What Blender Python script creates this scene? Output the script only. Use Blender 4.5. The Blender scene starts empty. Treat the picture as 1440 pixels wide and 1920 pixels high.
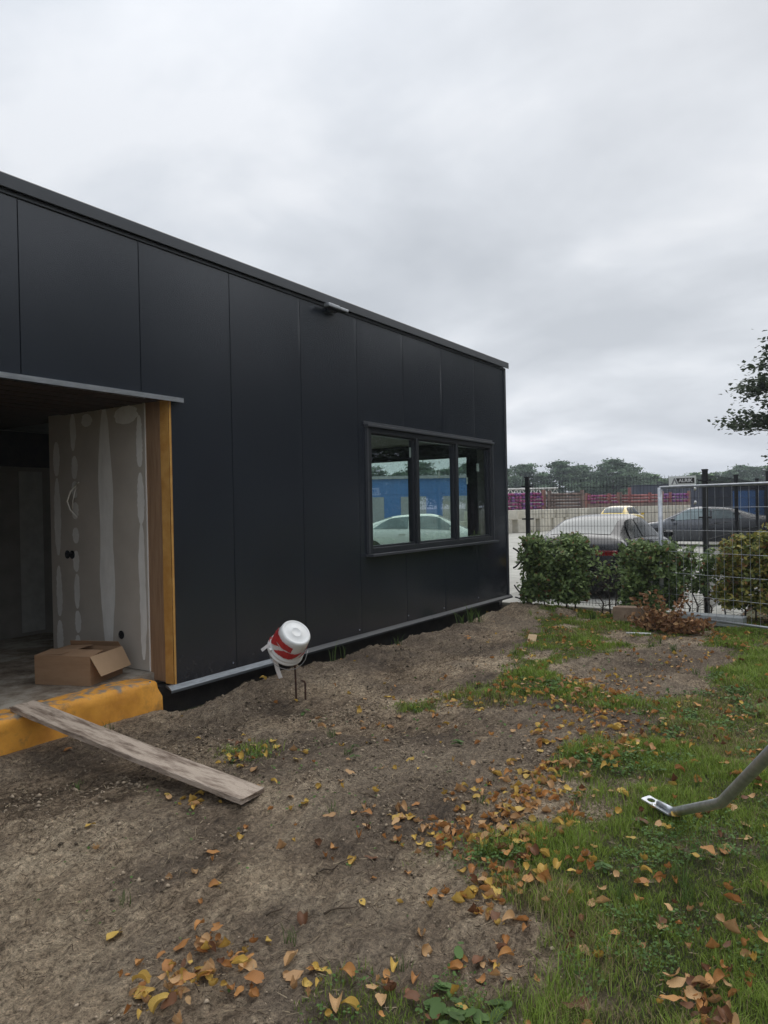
import bpy, math, random
import numpy as np
from mathutils import Vector, Matrix, Quaternion
R = math.radians
rnd = random.Random(7)
nr = np.random.default_rng(11)
sc = bpy.context.scene
COL = sc.collection

# ------------------------------------------------------------------ camera
YAW, ROLL, PITCH = R(33.8), 0.02, R(0.34)
fwd = Vector((math.cos(YAW), math.sin(YAW), 0)); rgt = Vector((math.sin(YAW), -math.cos(YAW), 0)); up = Vector((0, 0, 1))
f2 = (fwd * math.cos(PITCH) - up * math.sin(PITCH)).normalized()
u2 = (up * math.cos(PITCH) + fwd * math.sin(PITCH)).normalized()
cr = (rgt * math.cos(ROLL) - u2 * math.sin(ROLL)).normalized(); cu = cr.cross(f2).normalized()
cam = bpy.data.cameras.new('camera'); camo = bpy.data.objects.new('camera', cam); COL.objects.link(camo)
M = Matrix((cr, cu, -f2)).transposed().to_4x4(); M.translation = Vector((0, 0, 1.65)); camo.matrix_world = M
cam.sensor_fit = 'VERTICAL'; cam.sensor_height = 36; cam.lens = 1350 / 1920 * 36; cam.clip_start = 0.05; cam.clip_end = 3000
sc.camera = camo

# ------------------------------------------------------------------ world, sun, exposure
SUN_EL, SUN_AZ = R(48), R(5)          # direction towards the sun; azimuth counted from +X
world = bpy.data.worlds.new('World'); sc.world = world; world.use_nodes = True
wt = world.node_tree; wt.nodes.clear()
def N(t, kind, **kw):
    n = t.nodes.new(kind)
    for k, v in kw.items():
        if k in n.inputs: n.inputs[k].default_value = v
        else: setattr(n, k, v)
    return n
def ramp(t, stops, interp='LINEAR'):
    n = t.nodes.new('ShaderNodeValToRGB'); n.color_ramp.interpolation = interp
    el = n.color_ramp.elements
    while len(el) < len(stops): el.new(0.5)
    for e, (p, c) in zip(el, stops):
        e.position = p; e.color = tuple(c) + (1,) if len(c) == 3 else c
    return n
def mixc(t, a, b, fac, blend='MIX'):
    n = t.nodes.new('ShaderNodeMix'); n.data_type = 'RGBA'; n.blend_type = blend
    for s, v in ((0, fac), (6, a), (7, b)):
        if hasattr(v, 'links') or isinstance(v, bpy.types.NodeSocket): t.links.new(v, n.inputs[s])
        else: n.inputs[s].default_value = v if s == 0 else tuple(v) + (1,)
    return n.outputs[2]
def mth(t, op, a, b=None, c=None):
    n = t.nodes.new('ShaderNodeMath'); n.operation = op
    for i, v in enumerate((a, b, c)):
        if v is None: continue
        if isinstance(v, bpy.types.NodeSocket): t.links.new(v, n.inputs[i])
        else: n.inputs[i].default_value = v
    return n.outputs[0]
sky = N(wt, 'ShaderNodeTexSky', sky_type='NISHITA'); sky.sun_disc = False
sky.sun_elevation = SUN_EL; sky.sun_rotation = R(90) - SUN_AZ; sky.air_density = 2; sky.dust_density = 5
tc = N(wt, 'ShaderNodeTexCoord')
sep = N(wt, 'ShaderNodeSeparateXYZ'); wt.links.new(tc.outputs['Generated'], sep.inputs[0])
zc = mth(wt, 'ADD', mth(wt, 'MAXIMUM', sep.outputs[2], 0.0), 0.24)
comb = N(wt, 'ShaderNodeCombineXYZ')
wt.links.new(mth(wt, 'DIVIDE', sep.outputs[0], zc), comb.inputs[0]); wt.links.new(mth(wt, 'DIVIDE', sep.outputs[1], zc), comb.inputs[1])
mp = N(wt, 'ShaderNodeMapping'); mp.inputs['Location'].default_value = (3.3, 1.2, 0); mp.inputs['Rotation'].default_value = (0, 0, R(20)); mp.inputs['Scale'].default_value = (.85, .75, 1)
wt.links.new(comb.outputs[0], mp.inputs[0])
n1 = N(wt, 'ShaderNodeTexNoise', Scale=0.95, Detail=7.0, Roughness=0.50, Distortion=0.5); wt.links.new(mp.outputs[0], n1.inputs['Vector'])
n2 = N(wt, 'ShaderNodeTexNoise', Scale=2.6, Detail=5.0, Roughness=0.5, Distortion=0.3); wt.links.new(mp.outputs[0], n2.inputs['Vector'])
cl = mth(wt, 'ADD', mth(wt, 'MULTIPLY', n1.outputs[0], 0.6), mth(wt, 'MULTIPLY', n2.outputs[0], 0.4))
rp = ramp(wt, [(0.40, (.56, .60, .66)), (0.47, (.63, .67, .73)), (0.53, (.71, .75, .81)), (0.60, (.83, .86, .91))])
wt.links.new(cl, rp.inputs[0])
# brighter towards the zenith, as an overcast sky is
zz0 = mth(wt, 'MAXIMUM', sep.outputs[2], 0.0); zf = mth(wt, 'ADD', 1.32, mth(wt, 'ADD', mth(wt, 'MULTIPLY', zz0, -1.65), mth(wt, 'MULTIPLY', mth(wt, 'POWER', zz0, 2.0), 2.5)))
cm = N(wt, 'ShaderNodeVectorMath', operation='SCALE'); wt.links.new(rp.outputs[0], cm.inputs[0]); wt.links.new(zf, cm.inputs['Scale'])
s1 = N(wt, 'ShaderNodeVectorMath', operation='SCALE'); wt.links.new(sky.outputs[0], s1.inputs[0]); s1.inputs['Scale'].default_value = 0.05
cloudmix = mixc(wt, s1.outputs[0], cm.outputs[0], 0.93)
bg = N(wt, 'ShaderNodeBackground', Strength=1.0); wt.links.new(cloudmix, bg.inputs[0])
wo = N(wt, 'ShaderNodeOutputWorld'); wt.links.new(bg.outputs[0], wo.inputs[0])
sl = bpy.data.lights.new('sun', 'SUN'); sl.energy = 1.4; sl.angle = R(75); sl.color = (1, .96, .9)
so = bpy.data.objects.new('sun', sl); COL.objects.link(so)
sd = Vector((math.cos(SUN_EL) * math.cos(SUN_AZ), math.cos(SUN_EL) * math.sin(SUN_AZ), math.sin(SUN_EL)))
so.rotation_euler = sd.to_track_quat('Z', 'Y').to_euler(); so.location = sd * 30
sc.view_settings.view_transform = 'Standard'; sc.view_settings.look = 'None'; sc.view_settings.exposure = 0.0; sc.view_settings.gamma = 1.0
sc.view_settings.use_curve_mapping = False
sc.cycles.max_bounces = 8; sc.cycles.transparent_max_bounces = 12; sc.cycles.use_denoising = True

# ------------------------------------------------------------------ noise (numpy)
_perm = np.random.default_rng(5).random((256, 256)).astype(np.float64)
def vnoise(x, y):
    xi = np.floor(x).astype(int); yi = np.floor(y).astype(int); xf = x - xi; yf = y - yi
    xf = xf * xf * (3 - 2 * xf); yf = yf * yf * (3 - 2 * yf)
    a = _perm[xi & 255, yi & 255]; b = _perm[(xi + 1) & 255, yi & 255]; c = _perm[xi & 255, (yi + 1) & 255]; d = _perm[(xi + 1) & 255, (yi + 1) & 255]
    return (a * (1 - xf) + b * xf) * (1 - yf) + (c * (1 - xf) + d * xf) * yf * 1.0
def fbm(x, y, s, o=4, g=0.5):
    t = np.zeros_like(x, dtype=float); amp = 1; tot = 0; f = s
    for i in range(o):
        t += amp * vnoise(x * f + 17.3 * i, y * f - 9.1 * i); tot += amp; amp *= g; f *= 2.03
    return t / tot

# ------------------------------------------------------------------ materials
MATS = {}
def newmat(name):
    m = bpy.data.materials.new(name); m.use_nodes = True; t = m.node_tree; t.nodes.clear()
    o = t.nodes.new('ShaderNodeOutputMaterial'); b = t.nodes.new('ShaderNodeBsdfPrincipled'); t.links.new(b.outputs[0], o.inputs[0])
    MATS[name] = m; return m, t, b, o
def mat(name, c, rough=.6, c2=None, scale=6., metal=0., bump=0., bscale=60., spec=.5, stretch=(1, 1, 1), objr=0., detail=5., lo=.35, hi=.65, coat=0.):
    m, t, b, o = newmat(name)
    tc = t.nodes.new('ShaderNodeTexCoord'); mpn = t.nodes.new('ShaderNodeMapping'); mpn.inputs['Scale'].default_value = stretch
    t.links.new(tc.outputs['Object'], mpn.inputs[0])
    if c2 is None: c2 = tuple(v * .8 for v in c)
    n = N(t, 'ShaderNodeTexNoise', Scale=scale, Detail=detail, Roughness=.6); t.links.new(mpn.outputs[0], n.inputs['Vector'])
    rp = ramp(t, [(lo, c), (hi, c2)]); t.links.new(n.outputs[0], rp.inputs[0]); out = rp.outputs[0]
    if objr > 0:
        oi = t.nodes.new('ShaderNodeObjectInfo')
        h = N(t, 'ShaderNodeHueSaturation'); t.links.new(out, h.inputs['Color'])
        t.links.new(mth(t, 'ADD', 1 - objr / 2, mth(t, 'MULTIPLY', oi.outputs['Random'], objr)), h.inputs['Value'])
        out = h.outputs[0]
    t.links.new(out, b.inputs['Base Color']); b.inputs['Roughness'].default_value = rough; b.inputs['Metallic'].default_value = metal
    b.inputs['Specular IOR Level'].default_value = spec; b.inputs['Coat Weight'].default_value = coat; b.inputs['Coat Roughness'].default_value = .03
    if bump > 0:
        bn = N(t, 'ShaderNodeTexNoise', Scale=bscale, Detail=4.0); t.links.new(mpn.outputs[0], bn.inputs['Vector'])
        bp = N(t, 'ShaderNodeBump', Strength=bump, Distance=.01); t.links.new(bn.outputs[0], bp.inputs['Height']); t.links.new(bp.outputs[0], b.inputs['Normal'])
    return m
def attr_mat(name, rough=.8, trans=0., spec=.2, objmix=False):
    m, t, b, o = newmat(name)
    a = N(t, 'ShaderNodeAttribute', attribute_name='tint'); t.links.new(a.outputs['Color'], b.inputs['Base Color'])
    b.inputs['Roughness'].default_value = rough; b.inputs['Specular IOR Level'].default_value = spec
    if trans > 0:
        tr = t.nodes.new('ShaderNodeBsdfTranslucent'); t.links.new(a.outputs['Color'], tr.inputs[0])
        mx = N(t, 'ShaderNodeMixShader'); mx.inputs[0].default_value = trans
        t.links.new(b.outputs[0], mx.inputs[1]); t.links.new(tr.outputs[0], mx.inputs[2]); t.links.new(mx.outputs[0], o.inputs[0])
    return m
mat('panel', (.021, .026, .036), .24, (.018, .022, .031), scale=1.5, spec=1.0, bump=.03, bscale=300)
mat('trim', (.058, .063, .072), .35, (.048, .052, .06), scale=3, spec=.6)
mat('frame', (.026, .029, .034), .38, (.022, .025, .03), scale=3, spec=.5)
mat('silver', (.55, .57, .60), .35, (.40, .42, .45), scale=9, metal=.75, stretch=(1, 6, 6))
mat('dullsilver', (.20, .22, .24), .45, (.13, .145, .16), scale=9, metal=.6, stretch=(1, 6, 6))
mat('foam', (.62, .34, .09), .85, (.50, .24, .05), scale=8, bump=.4, bscale=80)
mat('plywood', (.34, .21, .12), .7, (.25, .145, .08), scale=5, stretch=(6, 6, .6), bump=.1)
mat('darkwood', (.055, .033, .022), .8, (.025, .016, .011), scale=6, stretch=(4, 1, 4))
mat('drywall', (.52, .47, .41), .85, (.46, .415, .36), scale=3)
mat('shadedrywall', (.26, .24, .215), .85, (.20, .185, .165), scale=3)  # darker copy of the drywall: shade of the deep room put into the colour
mat('shadeplaster', (.42, .41, .39), .8, (.34, .33, .31), scale=9)  # plaster darkened the same way, room shade in its colour
mat('plaster', (.84, .82, .78), .8, (.74, .72, .68), scale=12, stretch=(1, 1, .4))
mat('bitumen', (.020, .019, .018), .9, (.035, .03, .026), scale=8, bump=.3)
mat('block', (.58, .55, .47), .9, (.46, .43, .36), scale=2.5, objr=.25, bump=.3, bscale=20)
mat('kerb', (.38, .40, .40), .9, (.30, .31, .31), scale=12, bump=.3)
mat('slab', (.46, .45, .40), .85, (.34, .33, .29), scale=1.7, objr=.14, bump=.2, bscale=40)
mat('underlay', (.20, .18, .14), .95, (.13, .12, .10), scale=4)
mat('plank', (.46, .375, .30), .85, (.15, .105, .075), scale=4, stretch=(5, 1.1, 5), bump=.8, bscale=26, detail=9, lo=.44, hi=.66)
mat('cardboard', (.36, .22, .125), .85, (.30, .18, .10), scale=4, stretch=(1, 1, 5))
mat('cardin', (.46, .31, .19), .85, (.40, .27, .16), scale=4)
mat('plastic', (.82, .83, .82), .35, (.74, .74, .72), scale=9, spec=.5)
mat('tapered', (.58, .045, .045), .35, (.45, .03, .03), scale=20, bump=.5, bscale=30)
mat('tapewhite', (.80, .76, .74), .4, (.7, .66, .64), scale=20, bump=.5, bscale=30)
mat('rust', (.10, .05, .03), .85, (.05, .025, .018), scale=30, bump=.4)
mat('wire', (.35, .35, .34), .4, metal=.8)
mat('galv', (.58, .60, .63), .42, (.40, .42, .45), scale=22, metal=.7, bump=.15, bscale=90)
mat('blackmetal', (.012, .013, .015), .5, (.018, .018, .02), scale=5)
mat('cable', (.012, .012, .012), .5)
mat('whitecable', (.9, .88, .80), .5)
mat('sign', (.85, .86, .83), .5, (.78, .8, .78), scale=4)
mat('signdark', (.04, .035, .035), .5)
mat('signgrey', (.30, .30, .31), .5)
mat('bark', (.09, .07, .055), .95, (.05, .04, .03), scale=12, stretch=(1, 1, .3), bump=.6, bscale=25)
mat('twig', (.12, .085, .055), .9, (.06, .045, .03), scale=20)
mat('limewood', (.50, .36, .21), .8, (.42, .29, .16), scale=10, stretch=(1, 5, 5))
mat('brickclay', (.34, .24, .17), .9, (.24, .17, .12), scale=9, bump=.5)
mat('tyre', (.015, .015, .015), .85)
mat('rim', (.25, .26, .27), .35, metal=.8)
mat('paintblack', (.006, .007, .009), .22, (.005, .006, .008), scale=2, coat=.08, spec=.35)
mat('paintgrey', (.045, .052, .068), .25, (.03, .035, .045), scale=2, coat=1.)
mat('paintyellow', (.75, .52, .04), .25, (.7, .48, .035), scale=2, coat=1.)
mat('paintwhite', (.75, .78, .76), .25, (.7, .73, .71), scale=2, coat=1.)
mat('carglass', (.014, .020, .020), .22, (.012, .016, .017), scale=2, spec=.12)
mat('rearglass', (.05, .07, .07), .06, (.04, .06, .06), scale=2, spec=.8)
mat('carglasslit', (.24, .31, .32), .05, (.12, .16, .17), scale=2, spec=.6)  # paler base colour stands in for the bright view through the windows
mat('redlens', (.28, .012, .012), .15, coat=1.)
mat('clearlens', (.6, .62, .62), .1, coat=1.)
mat('plate', (.65, .48, .03), .4)
mat('magenta', (.38, .05, .18), .6, (.22, .03, .12), scale=4)
mat('purple', (.28, .07, .30), .6, (.14, .04, .18), scale=4)
mat('brownsteel', (.26, .18, .14), .8, (.13, .09, .075), scale=2)
mat('redsteel', (.42, .13, .12), .7, (.18, .06, .05), scale=2)
mat('orangesteel', (.22, .12, .09), .7, (.30, .12, .08), scale=2)
mat('whitesteel', (.85, .85, .78), .6, (.5, .5, .45), scale=2)
mat('hoarding', (.50, .49, .46), .8, (.42, .41, .39), scale=.3)
mat('navy', (.035, .045, .075), .6, (.028, .035, .06), scale=1)
mat('blueclad', (.07, .24, .62), .5, (.06, .20, .54), scale=.4, stretch=(6, 6, .2))
mat('greyclad', (.45, .47, .50), .5, (.38, .40, .42), scale=.4)
mat('roofing', (.05, .05, .052), .8)
mat('paper', (.8, .8, .78), .7)
mat('black', (.008, .008, .008), .8)
mat('innerwall', (.30, .29, .27), .85, (.25, .24, .22), scale=3)
attr_mat('grassblade', .65, .25, .25); attr_mat('foliage', .6, .22, .3); attr_mat('leafstuff', .6, .2, .25); attr_mat('debris', .95, 0, .1)
# faint mud splash on the lowest part of the cladding
t = MATS['panel'].node_tree; b = next(n_ for n_ in t.nodes if n_.type == 'BSDF_PRINCIPLED'); src_ = b.inputs['Base Color'].links[0].from_socket
tcp = t.nodes.new('ShaderNodeTexCoord'); spp = t.nodes.new('ShaderNodeSeparateXYZ'); t.links.new(tcp.outputs['Object'], spp.inputs[0])
nsp = N(t, 'ShaderNodeTexNoise', Scale=22.0, Detail=8.0, Roughness=.75); t.links.new(tcp.outputs['Object'], nsp.inputs['Vector'])
low = N(t, 'ShaderNodeMapRange'); low.inputs[1].default_value = .80; low.inputs[2].default_value = .15; t.links.new(spp.outputs[2], low.inputs[0])
spl = N(t, 'ShaderNodeMapRange'); spl.inputs[1].default_value = .50; spl.inputs[2].default_value = .66; t.links.new(nsp.outputs[0], spl.inputs[0])
t.links.new(mixc(t, src_, (.14, .115, .088), mth(t, 'MULTIPLY', mth(t, 'MULTIPLY', low.outputs[0], spl.outputs[0]), .16)), b.inputs['Base Color'])
# concrete floor
m, t, b, o = newmat('floor')
tc_ = t.nodes.new('ShaderNodeTexCoord')
na = N(t, 'ShaderNodeTexNoise', Scale=2.2, Detail=11.0, Roughness=.76, Distortion=.1); t.links.new(tc_.outputs['Object'], na.inputs['Vector'])
r1 = ramp(t, [(.38, (.09, .062, .040)), (.48, (.22, .175, .13)), (.60, (.40, .36, .30))]); t.links.new(na.outputs[0], r1.inputs[0])
t.links.new(r1.outputs[0], b.inputs['Base Color']); b.inputs['Roughness'].default_value = .8
nb = N(t, 'ShaderNodeTexNoise', Scale=40.0, Detail=4.0); t.links.new(tc_.outputs['Object'], nb.inputs['Vector'])
bp = N(t, 'ShaderNodeBump', Strength=.3, Distance=.01); t.links.new(nb.outputs[0], bp.inputs['Height']); t.links.new(bp.outputs[0], b.inputs['Normal'])
# yellow-coated concrete edge: the paint is worn off along its top arris and soiled in blotches
m, t, b, o = newmat('yellowedge')
tc_ = t.nodes.new('ShaderNodeTexCoord'); sp_ = t.nodes.new('ShaderNodeSeparateXYZ'); t.links.new(tc_.outputs['Object'], sp_.inputs[0])
na = N(t, 'ShaderNodeTexNoise', Scale=5.0, Detail=8.0, Roughness=.65); t.links.new(tc_.outputs['Object'], na.inputs['Vector'])
r1 = ramp(t, [(.3, (.60, .25, .035)), (.55, (.76, .35, .045)), (.75, (.40, .19, .04))]); t.links.new(na.outputs[0], r1.inputs[0])
nb = N(t, 'ShaderNodeTexNoise', Scale=14.0, Detail=6.0); t.links.new(tc_.outputs['Object'], nb.inputs['Vector'])
wear = mth(t, 'ADD', mth(t, 'MULTIPLY', sp_.outputs[2], 9.0), mth(t, 'MULTIPLY', nb.outputs[0], 1.5))
r2 = ramp(t, [(.0, (0, 0, 0)), (1., (1, 1, 1))]); mr = N(t, 'ShaderNodeMapRange'); mr.inputs[1].default_value = 3.02; mr.inputs[2].default_value = 3.3
t.links.new(wear, mr.inputs[0])
nc = N(t, 'ShaderNodeTexNoise', Scale=3.0, Detail=9.0, Roughness=.7); t.links.new(tc_.outputs['Object'], nc.inputs['Vector'])
mr2 = N(t, 'ShaderNodeMapRange'); mr2.inputs[1].default_value = .54; mr2.inputs[2].default_value = .68; mr2.inputs[4].default_value = .8; t.links.new(nc.outputs[0], mr2.inputs[0])
c_a = mixc(t, r1.outputs[0], (.12, .09, .06), mr2.outputs[0])
t.links.new(mixc(t, c_a, (.24, .21, .17), mr.outputs[0]), b.inputs['Base Color']); b.inputs['Roughness'].default_value = .75
bp = N(t, 'ShaderNodeBump', Strength=.4, Distance=.01); t.links.new(nb.outputs[0], bp.inputs['Height']); t.links.new(bp.outputs[0], b.inputs['Normal'])
# soil
m, t, b, o = newmat('soil')
g_ = t.nodes.new('ShaderNodeNewGeometry')
def nz(sc_, det=6., rough=.6, dist=0., st=(1, 1, 1), rot=0.):
    mp_ = t.nodes.new('ShaderNodeMapping'); mp_.inputs['Scale'].default_value = st; mp_.inputs['Rotation'].default_value = (0, 0, rot); t.links.new(g_.outputs['Position'], mp_.inputs[0])
    n_ = N(t, 'ShaderNodeTexNoise', Scale=sc_, Detail=det, Roughness=rough, Distortion=dist); t.links.new(mp_.outputs[0], n_.inputs['Vector']); return n_.outputs[0]
big = nz(.9, 7., .62, .6); mid = nz(5., 9., .75, .9, (1, 2.6, 1), .5); fine = nz(45., 6., .7, .3); grit = nz(170., 3., .6)
r1 = ramp(t, [(.38, (.12, .088, .060)), (.45, (.29, .218, .150)), (.52, (.47, .365, .253)), (.61, (.70, .565, .40))])
t.links.new(mth(t, 'ADD', mth(t, 'MULTIPLY', big, .55), mth(t, 'MULTIPLY', mid, .45)), r1.inputs[0])
r2 = ramp(t, [(.34, (.22, .21, .20)), (.46, (.78, .78, .78)), (.56, (1.15, 1.15, 1.15)), (.66, (1.6, 1.57, 1.52))]); t.links.new(fine, r2.inputs[0])
cA = mixc(t, r1.outputs[0], r2.outputs[0], .85, 'MULTIPLY')
r3 = ramp(t, [(.36, (.30, .29, .28)), (.46, (1, 1, 1)), (.60, (1, 1, 1)), (.68, (1.6, 1.55, 1.5))]); t.links.new(grit, r3.inputs[0])
cB = mixc(t, cA, r3.outputs[0], .7, 'MULTIPLY')
at = N(t, 'ShaderNodeAttribute', attribute_name='tint'); sa = N(t, 'ShaderNodeSeparateColor'); t.links.new(at.outputs['Color'], sa.inputs[0])
cC = mixc(t, cB, (.055, .072, .026), mth(t, 'MULTIPLY', sa.outputs[0], .85))
cD = mixc(t, cC, (.125, .102, .085), mth(t, 'MULTIPLY', sa.outputs[1], .5))
t.links.new(cD, b.inputs['Base Color']); b.inputs['Roughness'].default_value = .95; b.inputs['Specular IOR Level'].default_value = .15
hh = mth(t, 'ADD', mth(t, 'ADD', mth(t, 'MULTIPLY', mid, 1.4), mth(t, 'MULTIPLY', fine, .55)), mth(t, 'MULTIPLY', grit, .18))
bp = N(t, 'ShaderNodeBump', Strength=1.0, Distance=.06); t.links.new(hh, bp.inputs['Height']); t.links.new(bp.outputs[0], b.inputs['Normal'])
mat('terrain', (.055, .075, .025), .95, (.11, .095, .05), scale=.6, bump=.5, bscale=30)
mat('sand', (.30, .26, .20), .95, (.22, .18, .13), scale=.5, bump=.4, bscale=20)
# window glass: see-through with a mirror reflection on top
m, t, b, o = newmat('glass'); t.nodes.remove(b)
tr = N(t, 'ShaderNodeBsdfTransparent'); tr.inputs[0].default_value = (.90, .96, .93, 1)
gl = N(t, 'ShaderNodeBsdfGlossy', Roughness=0.0); gl.inputs[0].default_value = (.88, .88, 1, 1)
gg_ = t.nodes.new('ShaderNodeNewGeometry'); dt = N(t, 'ShaderNodeVectorMath', operation='DOT_PRODUCT'); t.links.new(gg_.outputs['Normal'], dt.inputs[0]); t.links.new(gg_.outputs['Incoming'], dt.inputs[1]); mx = t.nodes.new('ShaderNodeMixShader')
schl = mth(t, 'ADD', .045, mth(t, 'MULTIPLY', .955, mth(t, 'POWER', mth(t, 'SUBTRACT', 1.0, mth(t, 'ABSOLUTE', dt.outputs['Value'])), 5.0)))
t.links.new(mth(t, 'MINIMUM', mth(t, 'MULTIPLY', schl, 2.1), 1.0), mx.inputs[0]); t.links.new(tr.outputs[0], mx.inputs[1]); t.links.new(gl.outputs[0], mx.inputs[2]); t.links.new(mx.outputs[0], o.inputs[0])
# fallen leaf colours, each leaf a little different
def leafmat(name, ca, cb):
    m, t, b, o = newmat(name); oi = t.nodes.new('ShaderNodeObjectInfo'); tc = t.nodes.new('ShaderNodeTexCoord')
    n = N(t, 'ShaderNodeTexNoise', Scale=35.0, Detail=5.0, Roughness=.6); t.links.new(tc.outputs['Object'], n.inputs['Vector'])
    x = mixc(t, ca, cb, oi.outputs['Random'])
    y = mixc(t, x, tuple(v * .35 for v in cb), mth(t, 'MULTIPLY', mth(t, 'MAXIMUM', mth(t, 'SUBTRACT', n.outputs[0], .5), 0.0), 2.6))
    t.links.new(y, b.inputs['Base Color']); b.inputs['Roughness'].default_value = .6; b.inputs['Specular IOR Level'].default_value = .3
    tl = t.nodes.new('ShaderNodeBsdfTranslucent'); t.links.new(y, tl.inputs[0]); mx = t.nodes.new('ShaderNodeMixShader'); mx.inputs[0].default_value = .18
    t.links.new(b.outputs[0], mx.inputs[1]); t.links.new(tl.outputs[0], mx.inputs[2]); t.links.new(mx.outputs[0], o.inputs[0])
    return m
LEAFC = {'yellow': ((.66, .45, .11), (.52, .33, .08)), 'orange': ((.54, .27, .09), (.40, .18, .06)), 'tan': ((.58, .36, .17), (.46, .27, .13)), 'brown': ((.22, .10, .05), (.15, .07, .035))}
for k, (a_, b_) in LEAFC.items(): leafmat('leaf_' + k, a_, b_)

# ------------------------------------------------------------------ object helpers
def tag(o, label=None, cat=None, group=None, kind=None):
    if label: o['label'] = label
    if cat: o['category'] = cat
    if group: o['group'] = group
    if kind: o['kind'] = kind
    return o
def empty(name, label, cat, loc=(0, 0, 0), group=None, rz=0.):
    o = bpy.data.objects.new(name, None); COL.objects.link(o); o.location = loc; o.rotation_euler = (0, 0, rz); o.empty_display_size = .1
    return tag(o, label, cat, group)
def link(name, me, parent=None, loc=None):
    o = bpy.data.objects.new(name, me); COL.objects.link(o)
    if parent is not None: o.parent = parent
    if loc is not None: o.location = loc
    return o
class MB:
    def __init__(s): s.v = []; s.f = []; s.mi = []; s.cur = 0; s.sm = []
    def add(s, vs, fs, smooth=False):
        b = len(s.v); s.v += [tuple(v) for v in vs]; s.f += [tuple(i + b for i in f) for f in fs]; s.mi += [s.cur] * len(fs); s.sm += [smooth] * len(fs); return s
    def box(s, x0, y0, z0, x1, y1, z1, m=None):
        v = [(x0, y0, z0), (x1, y0, z0), (x1, y1, z0), (x0, y1, z0), (x0, y0, z1), (x1, y0, z1), (x1, y1, z1), (x0, y1, z1)]
        if m is not None: v = [m @ Vector(p) for p in v]
        return s.add(v, [(0, 3, 2, 1), (4, 5, 6, 7), (0, 1, 5, 4), (1, 2, 6, 5), (2, 3, 7, 6), (3, 0, 4, 7)])
    def tube(s, pts, r, n=8, cap=True):
        pts = [Vector(p) for p in pts]; rs = r if isinstance(r, (list, tuple)) else [r] * len(pts); rings = []
        prev = None
        for i, p in enumerate(pts):
            d = (pts[min(i + 1, len(pts) - 1)] - pts[max(i - 1, 0)]).normalized()
            if prev is None: a = d.orthogonal().normalized()
            else: a = (prev - d * prev.dot(d)).normalized()
            prev = a; b = d.cross(a)
            rings.append([p + (a * math.cos(2 * math.pi * k / n) + b * math.sin(2 * math.pi * k / n)) * rs[i] for k in range(n)])
        vs = [v for rg in rings for v in rg]; fs = []
        for i in range(len(pts) - 1):
            for k in range(n): fs.append((i * n + k, i * n + (k + 1) % n, (i + 1) * n + (k + 1) % n, (i + 1) * n + k))
        if cap: fs += [tuple(range(n - 1, -1, -1)), tuple((len(pts) - 1) * n + k for k in range(n))]
        return s.add(vs, fs, n > 5)
    def lathe(s, prof, n=32, m=None):
        vs = []; fs = []
        for (r, z) in prof:
            for k in range(n):
                p = Vector((r * math.cos(2 * math.pi * k / n), r * math.sin(2 * math.pi * k / n), z)); vs.append(m @ p if m is not None else p)
        for i in range(len(prof) - 1):
            for k in range(n): fs.append((i * n + k, i * n + (k + 1) % n, (i + 1) * n + (k + 1) % n, (i + 1) * n + k))
        return s.add(vs, fs, True)
    def obj(s, name, mats, parent=None, bevel=0, loc=None):
        me = bpy.data.meshes.new(name); me.from_pydata(s.v, [], s.f); me.validate()
        for m_ in (mats if isinstance(mats, (list, tuple)) else [mats]): me.materials.append(MATS[m_])
        if len(me.polygons) == len(s.mi):
            me.polygons.foreach_set('material_index', s.mi); me.polygons.foreach_set('use_smooth', s.sm)
        me.update(); o = link(name, me, parent, loc)
        if bevel > 0:
            bm = o.modifiers.new('bevel', 'BEVEL'); bm.width = bevel; bm.segments = 2; bm.limit_method = 'ANGLE'; bm.harden_normals = False
        return o
def box(name, mt, a, b_, parent=None, bevel=0): return MB().box(*a, *b_).obj(name, mt, parent, bevel)
def bigmesh(name, V, F, mt, parent=None, colors=None, smooth=False):
    """V (n,3), F (m,k) numpy, colors (n,3)"""
    me = bpy.data.meshes.new(name); V = np.asarray(V, np.float32); F = np.asarray(F, np.int32); k = F.shape[1]
    me.vertices.add(len(V)); me.vertices.foreach_set('co', V.ravel()); me.loops.add(F.size); me.loops.foreach_set('vertex_index', F.ravel())
    me.polygons.add(len(F)); me.polygons.foreach_set('loop_start', np.arange(0, F.size, k, dtype=np.int32)); me.polygons.foreach_set('loop_total', np.full(len(F), k, np.int32))
    if smooth: me.polygons.foreach_set('use_smooth', np.ones(len(F), bool))
    me.update(calc_edges=True); me.validate()
    if colors is not None:
        a = me.color_attributes.new('tint', 'FLOAT_COLOR', 'POINT'); c = np.ones((len(V), 4), np.float32); c[:, :3] = colors; a.data.foreach_set('color', c.ravel())
    me.materials.append(MATS[mt]); return link(name, me, parent)

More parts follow.
